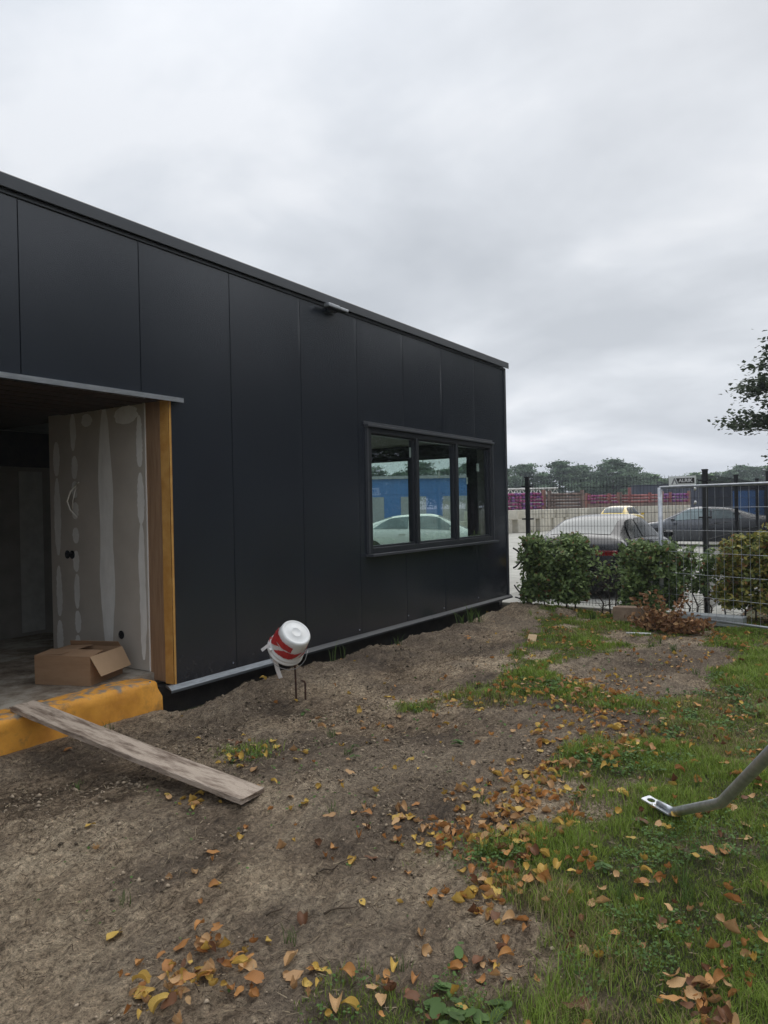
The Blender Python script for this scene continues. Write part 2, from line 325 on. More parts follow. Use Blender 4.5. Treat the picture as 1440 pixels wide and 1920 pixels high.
# ------------------------------------------------------------------ ground masks (world metres)
def poly_sd(P, x, y):
    P = np.array(P); n = len(P); d = np.full(x.shape, 1e9); ins = np.zeros(x.shape, bool)
    for i in range(n):
        a = P[i]; b = P[(i + 1) % n]; e = b - a; wx = x - a[0]; wy = y - a[1]; tt = np.clip((wx * e[0] + wy * e[1]) / (e @ e), 0, 1)
        d = np.minimum(d, np.hypot(wx - e[0] * tt, wy - e[1] * tt))
        c = ((a[1] <= y) & (y < b[1])) | ((b[1] <= y) & (y < a[1])); xi = a[0] + (y - a[1]) / (e[1] if e[1] else 1e-9) * e[0]; ins ^= c & (x < xi)
    return np.where(ins, d, -d)
LAWN = [(12, 1.6), (10.04, 1.68), (9.01, 1.6), (8.16, 1.11), (6.8, 1.31), (5.91, 1.5), (5.07, 1.38), (4.83, 1.58), (4.41, 1.66), (4.06, 1.48), (3.84, 1.32), (3.57, 1.38), (3.33, 1.70), (3.0, 1.76), (2.86, 1.56), (2.66, 1.38), (2.55, 1.1), (2.45, .92), (2.36, .86), (2.17, .93), (1.6, 1.0), (0, 0), (-3, -12), (16, -12), (16, 1.5)]
STRIP = [(4.92, 3.4), (5.57, 3.11), (6.34, 2.95), (7.46, 3.35), (9.02, 3.75), (10.6, 4.3), (10.9, 2.5), (10.0, 1.6), (8.9, 2.1), (7.84, 2.27), (6.77, 2.64), (6.45, 2.27), (6.36, 1.5), (5.72, 1.53), (5.5, 2.23), (5.22, 2.57), (4.9, 3.2)]
BOT = [(1.93, 1.55), (2.10, 1.41), (2.22, 1.2), (2.25, .95), (1.7, .9), (1.6, 1.5)]
def grassy(x, y):
    w = (fbm(x, y, 2.2, 4) - .5) * .55; wf = (fbm(x + 9, y, 9, 3) - .5) * .25
    g = np.clip((poly_sd(LAWN, x, y) + w + wf + .03) / .22, 0, 1)
    dry = fbm(x + 31, y + 5, .9, 3)
    g2 = np.clip((poly_sd(STRIP, x, y) + w * .9 + wf * 1.3 - .02) / .22, 0, 1) * np.clip((fbm(x + 3, y + 50, 3.0, 3) - .30) * 7, 0, 1)
    g3 = np.clip((poly_sd(BOT, x, y) + w * .4 + wf) / .14, 0, 1) * .7
    g4 = np.clip((.33 - np.hypot((x - 3.5) / 1.0, (y - 3.52) / .8) + w * .6 + wf) / .25, 0, 1) * .35
    g = g * np.clip(1.15 - np.clip((fbm(x + 70, y + 20, 1.6, 3) - .60) * 9, 0, 1) * .7, 0, 1)
    return np.clip(np.maximum.reduce([g, g2, g3, g4]), 0, 1)
HEAPS = [(4.25, 4.45, .05, .22), (4.65, 4.52, .10, .24), (5.1, 4.5, .09, .24), (5.6, 4.55, .09, .3), (4.62, 4.05, .035, .26), (6.6, 4.6, .09, .32), (7.6, 4.6, .05, .35), (8.7, 4.6, .06, .35), (9.6, 4.6, .07, .35), (10.5, 4.45, .08, .35),
         (2.45, 4.75, .05, .18), (3.0, 4.75, .04, .25), (3.6, 4.75, .06, .3), (10.3, 3.9, .12, .4), (9.9, 2.5, .05, .4)]
def height(x, y):
    h = (fbm(x, y, .8, 3) - .5) * .09 + (fbm(x + 5, y + 9, 3.1, 4, .55) - .5) * .05 + (fbm(x * 1.0 + 40, y * 1.8, 14, 4, .6) - .5) * .042
    r = 1 - np.abs(2 * fbm(x + 60, y * 1.4 + 8, 7, 3) - 1); h += (r - .75) * .03
    rough = np.clip((fbm(x + 14, y + 3, 1.2, 2) - .35) * 3, 0, 1) + 1.3 * np.clip(1 - np.abs(y - 4.45) / .45, 0, 1); h += (fbm(x + 4, y + 6, 26, 3, .6) - .5) * (.012 + .024 * rough)
    for (a, b_, hh, rr) in HEAPS:
        d = ((x - a) ** 2 + (y - b_) ** 2) / rr ** 2; h = h + hh * np.exp(-d) * (.65 + .7 * fbm(x + 2, y, 9, 3))
    g = grassy(x, y); h = h * (1 - .35 * g) + .008 * g
    # trench against the plinth
    tr_ = np.clip((y - 4.68) / .14, 0, 1) * np.clip((x - 3.9) / .3, 0, 1); h = h * (1 - tr_) - .10 * tr_
    tr2 = np.clip((y - 4.80) / .08, 0, 1) * np.clip((4.0 - x) / .2, 0, 1); h = h * (1 - tr2) + .02 * tr2
    # the board and rebar spots are trodden flat
    d = np.clip(1 - np.abs(x - (2.80 + (y - 3) * 0)) / .45, 0, 1) * np.clip(1 - np.abs(y - 3.3) / .9, 0, 1); h = h * (1 - .8 * d) + .005 * d
    e = np.clip(np.maximum.reduce([np.abs(x - 5.2) - 5.9, np.abs(y + 1.4) - 6.4]) / .25, 0, 1)
    return h * (1 - e) - .14 * e
def hz(x, y): return float(height(np.array([float(x)]), np.array([float(y)]))[0])

# terrain and yard
mb = MB(); mb.add([(-250, -400, -.10), (450, -400, -.10), (450, 450, -.10), (-250, 450, -.10)], [(0, 1, 2, 3)])
tag(mb.obj('terrain', 'terrain'), kind='structure')
# near ground: fine relief; finer close by
def axis(a, b_, near, s0, s1, reach):
    out = [a]
    while out[-1] < b_:
        d = max(0, abs(out[-1] - near) - reach); out.append(out[-1] + min(s1, s0 + d * .006))
    out[-1] = b_; return np.array(out)
xs = axis(-1.0, 11.45, 2.6, .017, .04, 1.2); ys = axis(-8.2, 5.15, 1.6, .017, .05, 1.5)
GX, GY = np.meshgrid(xs, ys, indexing='ij'); GZ = height(GX.ravel(), GY.ravel())
nx, ny = GX.shape; ii = np.arange(nx * ny).reshape(nx, ny)
F = np.stack([ii[:-1, :-1].ravel(), ii[1:, :-1].ravel(), ii[1:, 1:].ravel(), ii[:-1, 1:].ravel()], 1)
gg = grassy(GX.ravel(), GY.ravel()); tint = np.zeros((nx * ny, 3)); tint[:, 0] = gg
xr_, yr_ = GX.ravel(), GY.ravel()
patch_ = np.exp(-(((xr_ - 7.6) / 1.7) ** 2 + ((yr_ - 1.75) / .75) ** 2) * 1.2) * (.6 + .8 * fbm(xr_, yr_ + 11, 2.5, 3)) + .55 * np.exp(-(((xr_ - 4.6) / 1.0) ** 2 + ((yr_ - 2.3) / .6) ** 2)) + .8 * np.exp(-((yr_ - 4.5) / .35) ** 2) * fbm(xr_, yr_, 3, 3)
tint[:, 1] = np.clip((fbm(xr_ + 80, yr_, 1.3, 4) - .46) * 6 + patch_ * 2.0, 0, 1)
tag(bigmesh('ground', np.stack([GX.ravel(), GY.ravel(), GZ], 1), F, 'soil', colors=tint, smooth=True), kind='structure')

# yard paving of concrete slabs
base = box('yard_pavement', 'underlay', (11.30, 1.5, -.3), (62, 60, -.045)); tag(base, kind='structure')
slab = MB(); slab.box(-.992, -.992, -.04, .992, .992, 0)
sm_ = slab.obj('slab', 'slab', base, .012); sm_.location = (12.32, 2.52, 0); k = 0
for i in range(19):
    for j in range(16):
        if i == j == 0: continue
        o_ = sm_.copy(); COL.objects.link(o_); o_.parent = base; o_.location = (12.32 + 2 * i, 2.52 + 2 * j, rnd.uniform(-.006, .006)); o_.rotation_euler = (rnd.uniform(-.002, .002), rnd.uniform(-.002, .002), 0)
mb = MB(); mb.box(62, 1.5, -.3, 200, 160, -.02); mb.box(11.3, 60, -.3, 62, 160, -.02); mb.obj('yard_ground', 'sand'); tag(bpy.data.objects['yard_ground'], kind='structure')
mb = MB(); mb.box(11.46, -.4, -.3, 60, 1.5, -.03); mb.obj('verge', 'terrain'); tag(bpy.data.objects['verge'], kind='structure')

# ------------------------------------------------------------------ the building
FY = 4.9; TOP = 3.93
bld = empty('building', 'black sandwich panel building with an open doorway and a strip window', 'building', (4, 4.9, 0))
def B(o): 
    o.parent = bld; o.location = Vector(o.location) - bld.location; return o
OPEN = [(1.785, 4.07, -1, 2.60), (6.98, 10.37, 1.11, 2.61)]
seams = [2.79 + 1.005 * k for k in range(-7, 9)]; seams[-1] = 10.93
def panel(x0, x1, seed, za=.17, zb_=TOP):
    g = .004; xl = [x0 + g, x0 + g + .003, x0 + .06] + list(np.linspace(x0 + .15, x1 - .15, 7)) + [x1 - .06, x1 - g - .003, x1 - g]
    zl = list(np.linspace(za, zb_, 22))
    for (a, b_, c, d) in OPEN:
        for v in (a, b_):
            if x0 < v < x1: xl.append(v)
        for v in (c, d):
            if za < v < zb_: zl.append(v)
    xl = sorted(set(round(v, 4) for v in xl)); zl = sorted(set(round(v, 4) for v in zl))
    mb = MB(); idx = {}; vs = []; rs = random.Random(seed); ph = [rs.uniform(0, 6.28) for _ in range(6)]; am = rs.uniform(.5, 1.1)
    def yoff(x, z):
        e = min(x - x0, x1 - x)
        if e < .004: return .0004
        t = (x - x0) / (x1 - x0)
        w = .0011 * am * math.sin(2.2 * z + ph[0]) * math.sin(math.pi * t) + .0006 * math.sin(5.1 * z + ph[1]) * math.sin(2 * math.pi * t + ph[2]) + .0011 * math.exp(-((t - .12) / .09) ** 2) * (.6 + .4 * math.sin(z * 1.3 + ph[3]))
        return -w
    def node(x, z):
        if (x, z) not in idx: idx[(x, z)] = len(vs); vs.append((x, FY + yoff(x, z), z))
        return idx[(x, z)]
    quads = []
    for i in range(len(xl) - 1):
        for j in range(len(zl) - 1):
            cx = (xl[i] + xl[i + 1]) / 2; cz = (zl[j] + zl[j + 1]) / 2
            if any(a < cx < b_ and c < cz < d for a, b_, c, d in OPEN): continue
            quads.append((node(xl[i], zl[j]), node(xl[i + 1], zl[j]), node(xl[i + 1], zl[j + 1]), node(xl[i], zl[j + 1])))
    if not quads: return
    mb.add(vs, quads, True)
    ec = {}
    for q in quads:
        for a, b_ in zip(q, q[1:] + q[:1]): ec[(a, b_)] = 1
    for (a, b_) in list(ec):
        if (b_, a) not in ec:
            va, vb = vs[a], vs[b_]; mb.add([va, vb, (vb[0], FY + .1, vb[2]), (va[0], FY + .1, va[2])], [(1, 0, 3, 2)])
    B(mb.obj('wall_panel', 'panel'))
for k in range(len(seams) - 1):
    if seams[k] > 6.98 and seams[k + 1] < 10.37: panel(seams[k], seams[k + 1], k, .17, 1.11); panel(seams[k], seams[k + 1], k + 40, 2.61, TOP)
    else: panel(seams[k], seams[k + 1], k)
# inner wall core (5.0 - 5.14), other walls, roof, floor
mb = MB()
for a in [(-4.2, 5.004, .0, 1.785, 5.14, 3.9), (1.785, 5.004, 2.70, 4.12, 5.14, 3.9), (4.12, 5.004, .17, 6.98, 5.14, 3.9), (6.98, 5.004, .17, 10.37, 5.14, 1.11), (6.98, 5.004, 2.61, 10.37, 5.14, 3.9), (10.37, 5.004, .17, 10.80, 5.14, 3.9)]: mb.box(*a)
B(mb.obj('inner_wall', 'innerwall'))
mb = MB()
for a in [(10.80, 5.004, 0, 10.93, 5.5, 3.9), (10.80, 5.5, 2.53, 10.93, 9.8, 3.9), (10.80, 9.8, 0, 10.93, 12.0, 3.9)]: mb.box(*a)
B(mb.obj('end_wall', 'panel'))
B(box('back_wall', 'innerwall', (-4.2, 12.0, 0), (10.93, 12.15, 3.9)))
B(box('side_wall', 'innerwall', (-4.2, 5.14, 0), (-4.05, 12.0, 3.9)))
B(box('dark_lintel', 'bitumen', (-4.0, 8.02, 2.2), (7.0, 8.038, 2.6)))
B(box('roof', 'roofing', (-4.2, 4.93, 3.9), (10.93, 12.15, 3.96)))
B(box('floor_slab', 'floor', (-4.0, 5.145, .02), (10.8, 12.0, .262)))
B(box('plinth', 'bitumen', (4.0, 5.02, -.3), (10.93, 5.14, .165)))
B(box('ceiling', 'innerwall', (4.35, 5.15, 2.72), (10.79, 11.99, 2.80)))
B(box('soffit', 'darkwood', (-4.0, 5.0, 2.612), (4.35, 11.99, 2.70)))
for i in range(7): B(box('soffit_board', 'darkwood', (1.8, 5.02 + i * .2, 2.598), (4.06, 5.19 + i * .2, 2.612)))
# door threshold: yellow-coated concrete edge with a rough worn arris
mb = MB(); n = 150; X0, X1 = -.2, 3.93
rows = [(0, -.2), (0, .0), (-.004, .06), (.002, .12), (0, .18), (.004, .225), (.016, .252), (.04, .262), (.12, .264), (.25, .263)]
vs = []
for i in range(n + 1):
    x = X0 + (X1 - X0) * i / n
    for (dy, z) in rows:
        w = float(fbm(np.array([x]), np.array([z * 1.3]), 8., 4, .6)[0]) - .5; vs.append((x, FY - .01 + dy + w * .05 + (.05 * max(0, x - 3.8) / .13 if z > .15 else 0), z + (w * .035 if z > .2 else 0) - (.03 * max(0, x - 3.75) / .18 if z > .2 else 0)))
fs = []; mr_ = len(rows)
for i in range(n):
    for j in range(mr_ - 1): fs.append((i * mr_ + j, (i + 1) * mr_ + j, (i + 1) * mr_ + j + 1, i * mr_ + j + 1))
mb.add(vs, fs, True); b0 = n * mr_; mb.add([vs[b0 + j] for j in range(mr_)] + [(X1, FY + .25, -.2)], [tuple(range(mr_)) + (mr_,)])
B(mb.obj('threshold', 'yellowedge'))
# door reveal: foam edge, plywood lining, plasterboard partition
mb = MB(); zz = np.linspace(.185, 2.6, 16); vs = []
for z in zz:
    w = .006 * math.sin(z * 5) + rnd.uniform(-.003, .003); vs += [(4.062, 4.897 + w * .3, z), (4.058 + w * .5, 5.0, z)]
mb.add(vs, [(2 * i + 1, 2 * i, 2 * i + 2, 2 * i + 3) for i in range(15)], True)
mb.add([(4.066, 4.896, .185), (4.09, 4.896, .185), (4.09, 4.896, 2.6), (4.066, 4.896, 2.6)], [(0, 1, 2, 3)])
B(mb.obj('foam_edge', 'foam'))
B(box('lining_board', 'plywood', (4.055, 5.003, .2), (4.075, 5.185, 2.61)))
B(box('corner_bead', 'plaster', (4.047, 5.185, .268), (4.07, 5.196, 2.61)))
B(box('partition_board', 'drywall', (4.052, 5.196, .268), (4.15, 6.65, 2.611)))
B(box('rear_partition', 'shadedrywall', (-4.0, 8.04, .262), (7.0, 8.14, 2.612)))
B(box('rear_plaster_strip', 'shadeplaster', (4.52, 8.036, .30), (4.80, 8.041, 2.15)))
PX = 4.0505
def blob_strip(name, y0, y1, z0, z1, seed, px=PX, n=22, wob=.25):
    rs = random.Random(seed); vs = []; hw = (y1 - y0) / 2; cy = (y0 + y1) / 2
    L_ = []; R_ = []
    for i in range(n + 1):
        t = i / n; z = z0 + (z1 - z0) * t; e = min(1, math.sin(math.pi * min(max(t, .004), .996)) ** .3 * 1.0)
        L_.append((px, cy - hw * e * (1 + rs.uniform(-wob, wob) * .5 + .12 * math.sin(z * 7 + seed)), z)); R_.append((px, cy + hw * e * (1 + rs.uniform(-wob, wob) * .5 + .12 * math.sin(z * 6 + 2 * seed)), z))
    mb = MB(); mb.add(L_ + R_, [(i, i + 1, n + 1 + i + 1, n + 1 + i) for i in range(n)])
    return B(mb.obj(name, 'plaster'))
blob_strip('plaster_strip', 5.66, 5.87, .30, 2.60, 1, wob=.06)
for (a, b_) in [(2.05, 2.5), (1.55, 2.0), (.36, 1.55)]: blob_strip('plaster_strip', 5.225, 5.315, a, b_, int(a * 10))
for (a, b_) in [(.30, .62), (.66, 1.15), (1.25, 2.0), (2.02, 2.35)]: blob_strip('plaster_strip', 6.48, 6.58, a, b_, int(a * 10) + 3)
for (a, b_) in [(1.98, 2.20), (1.80, 1.96), (1.60, 1.76), (1.37, 1.52), (1.10, 1.30), (.75, 1.08), (.52, .73), (.30, .50)]: blob_strip('plaster_strip', 6.19, 6.285, a, b_, int(a * 10) + 5, n=12)
blob_strip('plaster_strip', 5.3, 5.6, 2.44, 2.6, 9, n=8); blob_strip('plaster_strip', 5.95, 6.12, 2.46, 2.58, 4, n=8); blob_strip('plaster_strip', 6.2, 6.3, 2.25, 2.6, 8, n=8)
def hole(y, z, r=.036):
    mb = MB(); q = 20; ring = [(4.049, y + r * math.cos(a * 2 * math.pi / q), z + r * math.sin(a * 2 * math.pi / q)) for a in range(q)]
    mb.add(ring, [tuple(range(q))[::-1]]); mb.tube([(4.047, y + r * math.cos(a * 2 * math.pi / q), z + r * math.sin(a * 2 * math.pi / q)) for a in range(q + 1)], .003, 4)
    mb.tube([(4.049, y - .01, z + .02), (4.03, y + .004, z), (4.04, y + .012, z - .02)], .004, 5)
    B(mb.obj('socket_box', 'black'))
hole(6.375, 1.262, .038); hole(6.30, 1.262, .038); hole(5.577, .555)
mb = MB(); mb.tube([(4.05, 6.22, 1.93), (4.01, 6.17, 1.91), (3.98, 6.20, 1.86), (3.97, 6.24, 1.77), (3.98, 6.21, 1.69), (4.0, 6.14, 1.62)], .007, 6); mb.tube([(4.05, 6.22, 1.93), (3.99, 6.10, 1.935), (3.97, 6.05, 1.94)], .007, 6); mb.tube([(4.05, 6.22, 1.93), (4.0, 6.15, 1.88), (3.985, 6.17, 1.78), (3.99, 6.19, 1.70)], .0045, 6)
B(mb.obj('electric_cable', 'whitecable'))
# lintel and base flashings, coping, corner trim
B(box('lintel_flashing', 'silver', (1.5, 4.845, 2.600), (4.185, 4.93, 2.622)))
B(MB().box(1.5, 4.842, 2.583, 4.185, 4.847, 2.619).obj('drip_edge', 'silver'))
def flash(name, mt, x0, x1, dz=0):
    mb = MB(); prof = [(4.93, .185), (4.897, .183), (4.862, .158), (4.855, .150), (4.855, .128), (4.858, .128), (4.862, .146), (4.93, .172)]
    q = len(prof); vs = [(x0, y, z + dz) for y, z in prof] + [(x1, y, z + dz) for y, z in prof]
    mb.add(vs, [(i, i + q, (i + 1) % q + q, (i + 1) % q) for i in range(q)] + [tuple(range(q)), tuple(range(2 * q - 1, q - 1, -1))]); B(mb.obj(name, mt))
flash('base_flashing', 'dullsilver', 4.0, 5.72); flash('base_flashing', 'frame', 5.70, 8.4, .002); flash('base_flashing', 'frame', 8.405, 11.02)
mb = MB(); prof = [(4.852, 3.895), (4.852, 3.985), (4.86, 3.993), (5.25, 4.0), (5.25, 3.96), (4.875, 3.96), (4.87, 3.895)]; q = len(prof)
vs = [(-4.25, y, z) for y, z in prof] + [(11.02, y, z) for y, z in prof]
mb.add(vs, [(i, (i + 1) % q, (i + 1) % q + q, i + q) for i in range(q)] + [tuple(range(q))[::-1], tuple(range(q, 2 * q))]); B(mb.obj('coping', 'trim'))
B(box('coping_trim', 'trim', (-4.2, 4.885, 3.865), (10.95, 4.905, 3.893)))
B(box('coping_return', 'trim', (10.93, 5.25, 3.895), (11.02, 12.2, 4.0)))
B(box('corner_trim', 'trim', (10.915, 4.885, .17), (10.965, 5.0, 3.89)))
for k in range(14): 
    B(MB().lathe([(0, -.004), (.006, -.004), (.008, 0)], 8, Matrix.Translation((seams[8 + k % 7] + (.02 if k < 7 else -.05), 4.896, .26 if k < 7 else .24)) @ Matrix.Rotation(R(90), 4, 'X')).obj('screw_head', 'silver')) if k % 2 == 0 else None
# window
x0, x1, z0, z1 = 6.98, 10.37, 1.11, 2.61
mb = MB(); t_ = .062
mb.box(x0, 4.875, z0, x0 + t_, 4.98, z1); mb.box(x1 - t_, 4.875, z0, x1, 4.98, z1); mb.box(x0 + t_, 4.875, z1 - t_, x1 - t_, 4.98, z1); mb.box(x0 + t_, 4.875, z0, x1 - t_, 4.98, z0 + t_)
win = B(mb.obj('window', 'frame', None, .004))
def W(o): o.parent = win; return o
for xm in (8.10, 9.20): W(box('mullion', 'frame', (xm - .032, 4.872, z0 + t_), (xm + .032, 4.978, z1 - t_), None, .003))
for a, b_ in ((x0 + t_, 8.068), (8.132, 9.168), (9.232, x1 - t_)):
    mb = MB(); s_ = .024
    mb.box(a, 4.905, z0 + t_, a + s_, 4.97, z1 - t_); mb.box(b_ - s_, 4.905, z0 + t_, b_, 4.97, z1 - t_); mb.box(a + s_, 4.905, z1 - t_ - s_, b_ - s_, 4.97, z1 - t_); mb.box(a + s_, 4.905, z0 + t_, b_ - s_, 4.97, z0 + t_ + s_)
    W(mb.obj('sash', 'frame'))
    W(box('pane', 'glass', (a + s_, 4.935, z0 + t_ + s_), (b_ - s_, 4.939, z1 - t_ - s_)))
W(box('head_trim', 'trim', (x0 - .05, 4.84, z1), (x1 + .03, 4.90, z1 + .03), None, .003))
W(box('head_flashing', 'trim', (x0 - .07, 4.885, z1 + .03), (x1 + .04, 4.899, z1 + .065), None, .002))
W(box('sill', 'trim', (x0 - .05, 4.80, z0 - .035), (x1 + .05, 4.93, z0 - .005), None, .004))
W(box('side_trim', 'trim', (x0 - .035, 4.868, z0), (x0, 4.90, z1))); W(box('side_trim', 'trim', (x1, 4.868, z0), (x1 + .035, 4.90, z1)))
for (x, z, w_, h_) in ((8.0, 2.30, .10, .13), (9.95, 2.18, .09, .12), (9.60, 1.98, .05, .10), (8.75, 2.05, .06, .09)): W(box('paper_sticker', 'paper', (x, 4.9405, z), (x + w_, 4.942, z + h_)))
# glazed front in the end wall
mb = MB()
for y in (5.5, 6.66, 8.0, 9.74): mb.box(10.82, y, .262, 10.90, y + .06, 2.53)
mb.box(10.82, 5.56, 2.47, 10.90, 9.74, 2.53); mb.box(10.82, 5.56, .262, 10.90, 9.74, .34)
gw = B(mb.obj('glazed_front', 'frame'))
for a, b_ in ((5.56, 6.66), (6.72, 8.0), (8.06, 9.74)): MB().box(10.858, a, .34, 10.862, b_, 2.47).obj('pane', 'glass', gw)
# floodlight
fl = empty('floodlight', 'slim grey floodlight fixed under the roof edge of the black facade', 'lamp', (6.31, 4.88, 3.86))
def rel(o, p): o.parent = p; o.location = Vector(o.location) - p.location; return o
rel(box('lamp_housing', 'silver', (6.14, 4.765, 3.835), (6.33, 4.84, 3.872), None, .006), fl); rel(box('lamp_housing', 'silver', (6.335, 4.765, 3.835), (6.49, 4.84, 3.866), None, .006), fl)
rel(box('lamp_face', 'blackmetal', (6.16, 4.772, 3.828), (6.47, 4.83, 3.834)), fl); rel(box('bracket', 'trim', (6.26, 4.84, 3.82), (6.38, 4.884, 3.87)), fl)

# ------------------------------------------------------------------ board, box, bucket
pa, pb = Vector((2.755, 5.02, .275)), Vector((2.86, 2.88, .035)); d = pb - pa; Lp = d.length; yv = d.normalized(); xv = Vector((yv.y, -yv.x, 0)).normalized() * -1; zv = xv.cross(yv)
if zv.z < 0: xv = -xv; zv = xv.cross(yv)
mb = MB(); nseg = 26; vs = []; hw = .098
for i in range(nseg + 1):
    t = i / nseg; sag = -.006 * math.sin(math.pi * t)
    for (a, h_) in ((-hw, 0), (-hw, .028), (-hw + .006, .032), (-.03, .033), (.035, .032), (hw - .006, .032), (hw, .028), (hw, 0)):
        e = rnd.uniform(-.0025, .0025); ex = (rnd.uniform(-.012, .012) if i in (0, nseg) else 0); vs.append((a + (e if abs(a) > .09 else 0), t * Lp + ex, h_ + sag + e * .4))
fs = [(i * 8 + k, (i + 1) * 8 + k, (i + 1) * 8 + (k + 1) % 8, i * 8 + (k + 1) % 8) for i in range(nseg) for k in range(8)] + [tuple(range(8)), tuple(nseg * 8 + k for k in range(7, -1, -1))]
mb.add(vs, fs); pl_ = mb.obj('wooden_plank', 'plank'); mm = Matrix((xv, yv, zv)).transposed().to_4x4(); mm.translation = pa - xv * .06; pl_.matrix_world = mm
tag(pl_, 'weathered grey scaffold board leaning from the yellow threshold to the soil', 'plank')
bx = empty('cardboard_box', 'open brown cardboard box standing on the doorway floor', 'box', (3.47, 5.19, .264), rz=math.atan2(.48, -.19) - R(90))
# local: y along left-going edge (0..0.51), x along the right-going edge (0..0.465)
bw, bl, bh, tt = .455, .51, .235, .005
mb = MB(); mb.box(0, 0, 0, bw, tt, bh); mb.box(0, bl - tt, 0, bw, bl, bh); mb.box(0, tt, 0, tt, bl - tt, bh); mb.box(bw - tt, tt, 0, bw, bl - tt, bh); mb.box(tt, tt, .001, bw - tt, bl - tt, .006)
mb.obj('carton', 'cardboard', bx)
def flap(name, p0, p1, out, ln, ang, mt='cardboard'):
    p0, p1, out = Vector(p0), Vector(p1), Vector(out); dirv = (out * math.cos(ang) + Vector((0, 0, 1)) * math.sin(ang)).normalized(); e = (p1 - p0).normalized(); nn = e.cross(dirv).normalized() * .002
    a, b_, c, d_ = p0, p1, p1 + dirv * ln - e * .012, p0 + dirv * ln + e * .012; mb = MB(); v = [a - nn, b_ - nn, c - nn, d_ - nn, a + nn, b_ + nn, c + nn, d_ + nn]
    mb.add(v, [(0, 1, 2, 3), (7, 6, 5, 4), (0, 4, 5, 1), (1, 5, 6, 2), (2, 6, 7, 3), (3, 7, 4, 0)]); return mb.obj(name, mt, bx)
flap('flap', (0, .0, bh), (bw, .0, bh), (0, -1, 0), .18, R(-60), 'cardin')
flap('flap', (0.01, bl, bh), (bw - .01, bl, bh), (0, -1, 0), .24, R(3))
flap('flap', (.0, 0, bh), (.0, bl, bh), (1, 0, 0), .20, R(5)); flap('flap', (bw, 0.01, bh), (bw, bl - .01, bh), (-.4, 0, 0), .05, R(38))
# bucket upside down on reinforcement bars
rim = Vector((4.50, 4.03, .482)); na_ = Vector((-.20, -.69, .69)).normalized(); LB = .25
bk = empty('bucket', 'white bucket with red and white tape hung upside down on a rusty bar', 'bucket'); q_ = na_.to_track_quat('Z', 'Y'); bk.rotation_mode = 'QUATERNION'; bk.rotation_quaternion = q_; bk.location = rim
def rb(z): return .150 - .024 * z / LB
prof = [(.146, .0), (.156, -.002), (.159, .006), (.157, .016), (.152, .020), (.1505, .035), (.153, .038), (.152, .044), (rb(.05), .05)] + [(rb(z), z) for z in (.08, .12, .16, .20, .235)] + [(.122, .244), (.115, .249), (.108, .250), (.104, .246), (.098, .246), (.045, .247), (.043, .249), (.040, .249), (.038, .247), (.0005, .247)]
mb = MB(); mb.lathe(prof, 48); mb.lathe([(.146, 0), (.140, .06), (.122, .236), (.001, .238)], 48); mb.obj('bucket_shell', 'plastic', bk)
def band(z0, z1, a0, a1, mt, name, tilt, off, seed, n=26):
    rs = random.Random(seed); vs = []
    for i in range(n + 1):
        a = a0 + (a1 - a0) * i / n; sh = tilt * math.cos(a - .5)
        for j in range(5):
            z = z0 + (z1 - z0) * j / 4 + sh + rs.uniform(-.002, .002); r_ = rb(z) + off + rs.uniform(0, .0035) + .002 * math.sin(a * 9 + j * 2); a_s = a + (j / 4 - .5) * (.55 if seed < 50 else 0); vs.append((r_ * math.cos(a_s), r_ * math.sin(a_s), z))
    mb = MB(); mb.add(vs, [(i * 5 + j, (i + 1) * 5 + j, (i + 1) * 5 + j + 1, i * 5 + j + 1) for i in range(n) for j in range(4)], True)
    return mb.obj(name, mt, bk)
for k in range(4):
    a = k * math.pi / 2 + .35
    band(.085, .155, a, a + 1.25, 'tapered', 'tape_band', .018, .003, k); band(.087, .152, a + 1.22, a + math.pi / 2 + .03, 'tapewhite', 'tape_band', .018, .0035, k + 9)
band(.13, .185, 2.2, 4.2, 'tapered', 'tape_band', -.02, .006, 77)
inv = (Matrix.Translation(rim) @ q_.to_matrix().to_4x4()).inverted()
def ribbon(pts, w, mt, name, tw=0.):
    pts = [Vector(p) for p in pts]; vs = []; n = len(pts); up_ = Vector((0, 0, 1))
    for i, p in enumerate(pts):
        dv = (pts[min(i + 1, n - 1)] - pts[max(i - 1, 0)]).normalized(); s_ = dv.cross(fwd).normalized(); s_ = Quaternion(dv, tw * i / n + .3 * math.sin(i)) @ s_; vs += [inv @ (p - s_ * w / 2), inv @ (p), inv @ (p + s_ * w / 2)]
    mb = MB(); mb.add(vs, [(3 * i, 3 * i + 1, 3 * i + 4, 3 * i + 3) for i in range(n - 1)] + [(3 * i + 1, 3 * i + 2, 3 * i + 5, 3 * i + 4) for i in range(n - 1)], True); return mb.obj(name, mt, bk)
def cp(px, py, dep): # a point given by view direction and depth, for the drooping tape ends
    X = fwd * dep + rgt * ((px - 720) / 1350 * dep); X.z = 1.65 - (py - (952 - .02 * (px - 720))) * dep / 1350; return X
ribbon([cp(522, 1192, 5.93), cp(512, 1196, 5.90), cp(503, 1206, 5.9), cp(494, 1213, 5.9), cp(485, 1220, 5.91)], .026, 'tapewhite', 'tape_tail', .6)
ribbon([cp(520, 1193, 5.92), cp(509, 1205, 5.92), cp(505, 1218, 5.92), cp(508, 1232, 5.92), cp(512, 1246, 5.92), cp(515, 1258, 5.92), cp(520, 1272, 5.92)], .036, 'tapewhite', 'tape_tail', .4)
ribbon([cp(507, 1196, 5.94), cp(502, 1210, 5.93), cp(505, 1224, 5.93), cp(510, 1233, 5.93)], .05, 'tapered', 'tape_tail', .3)
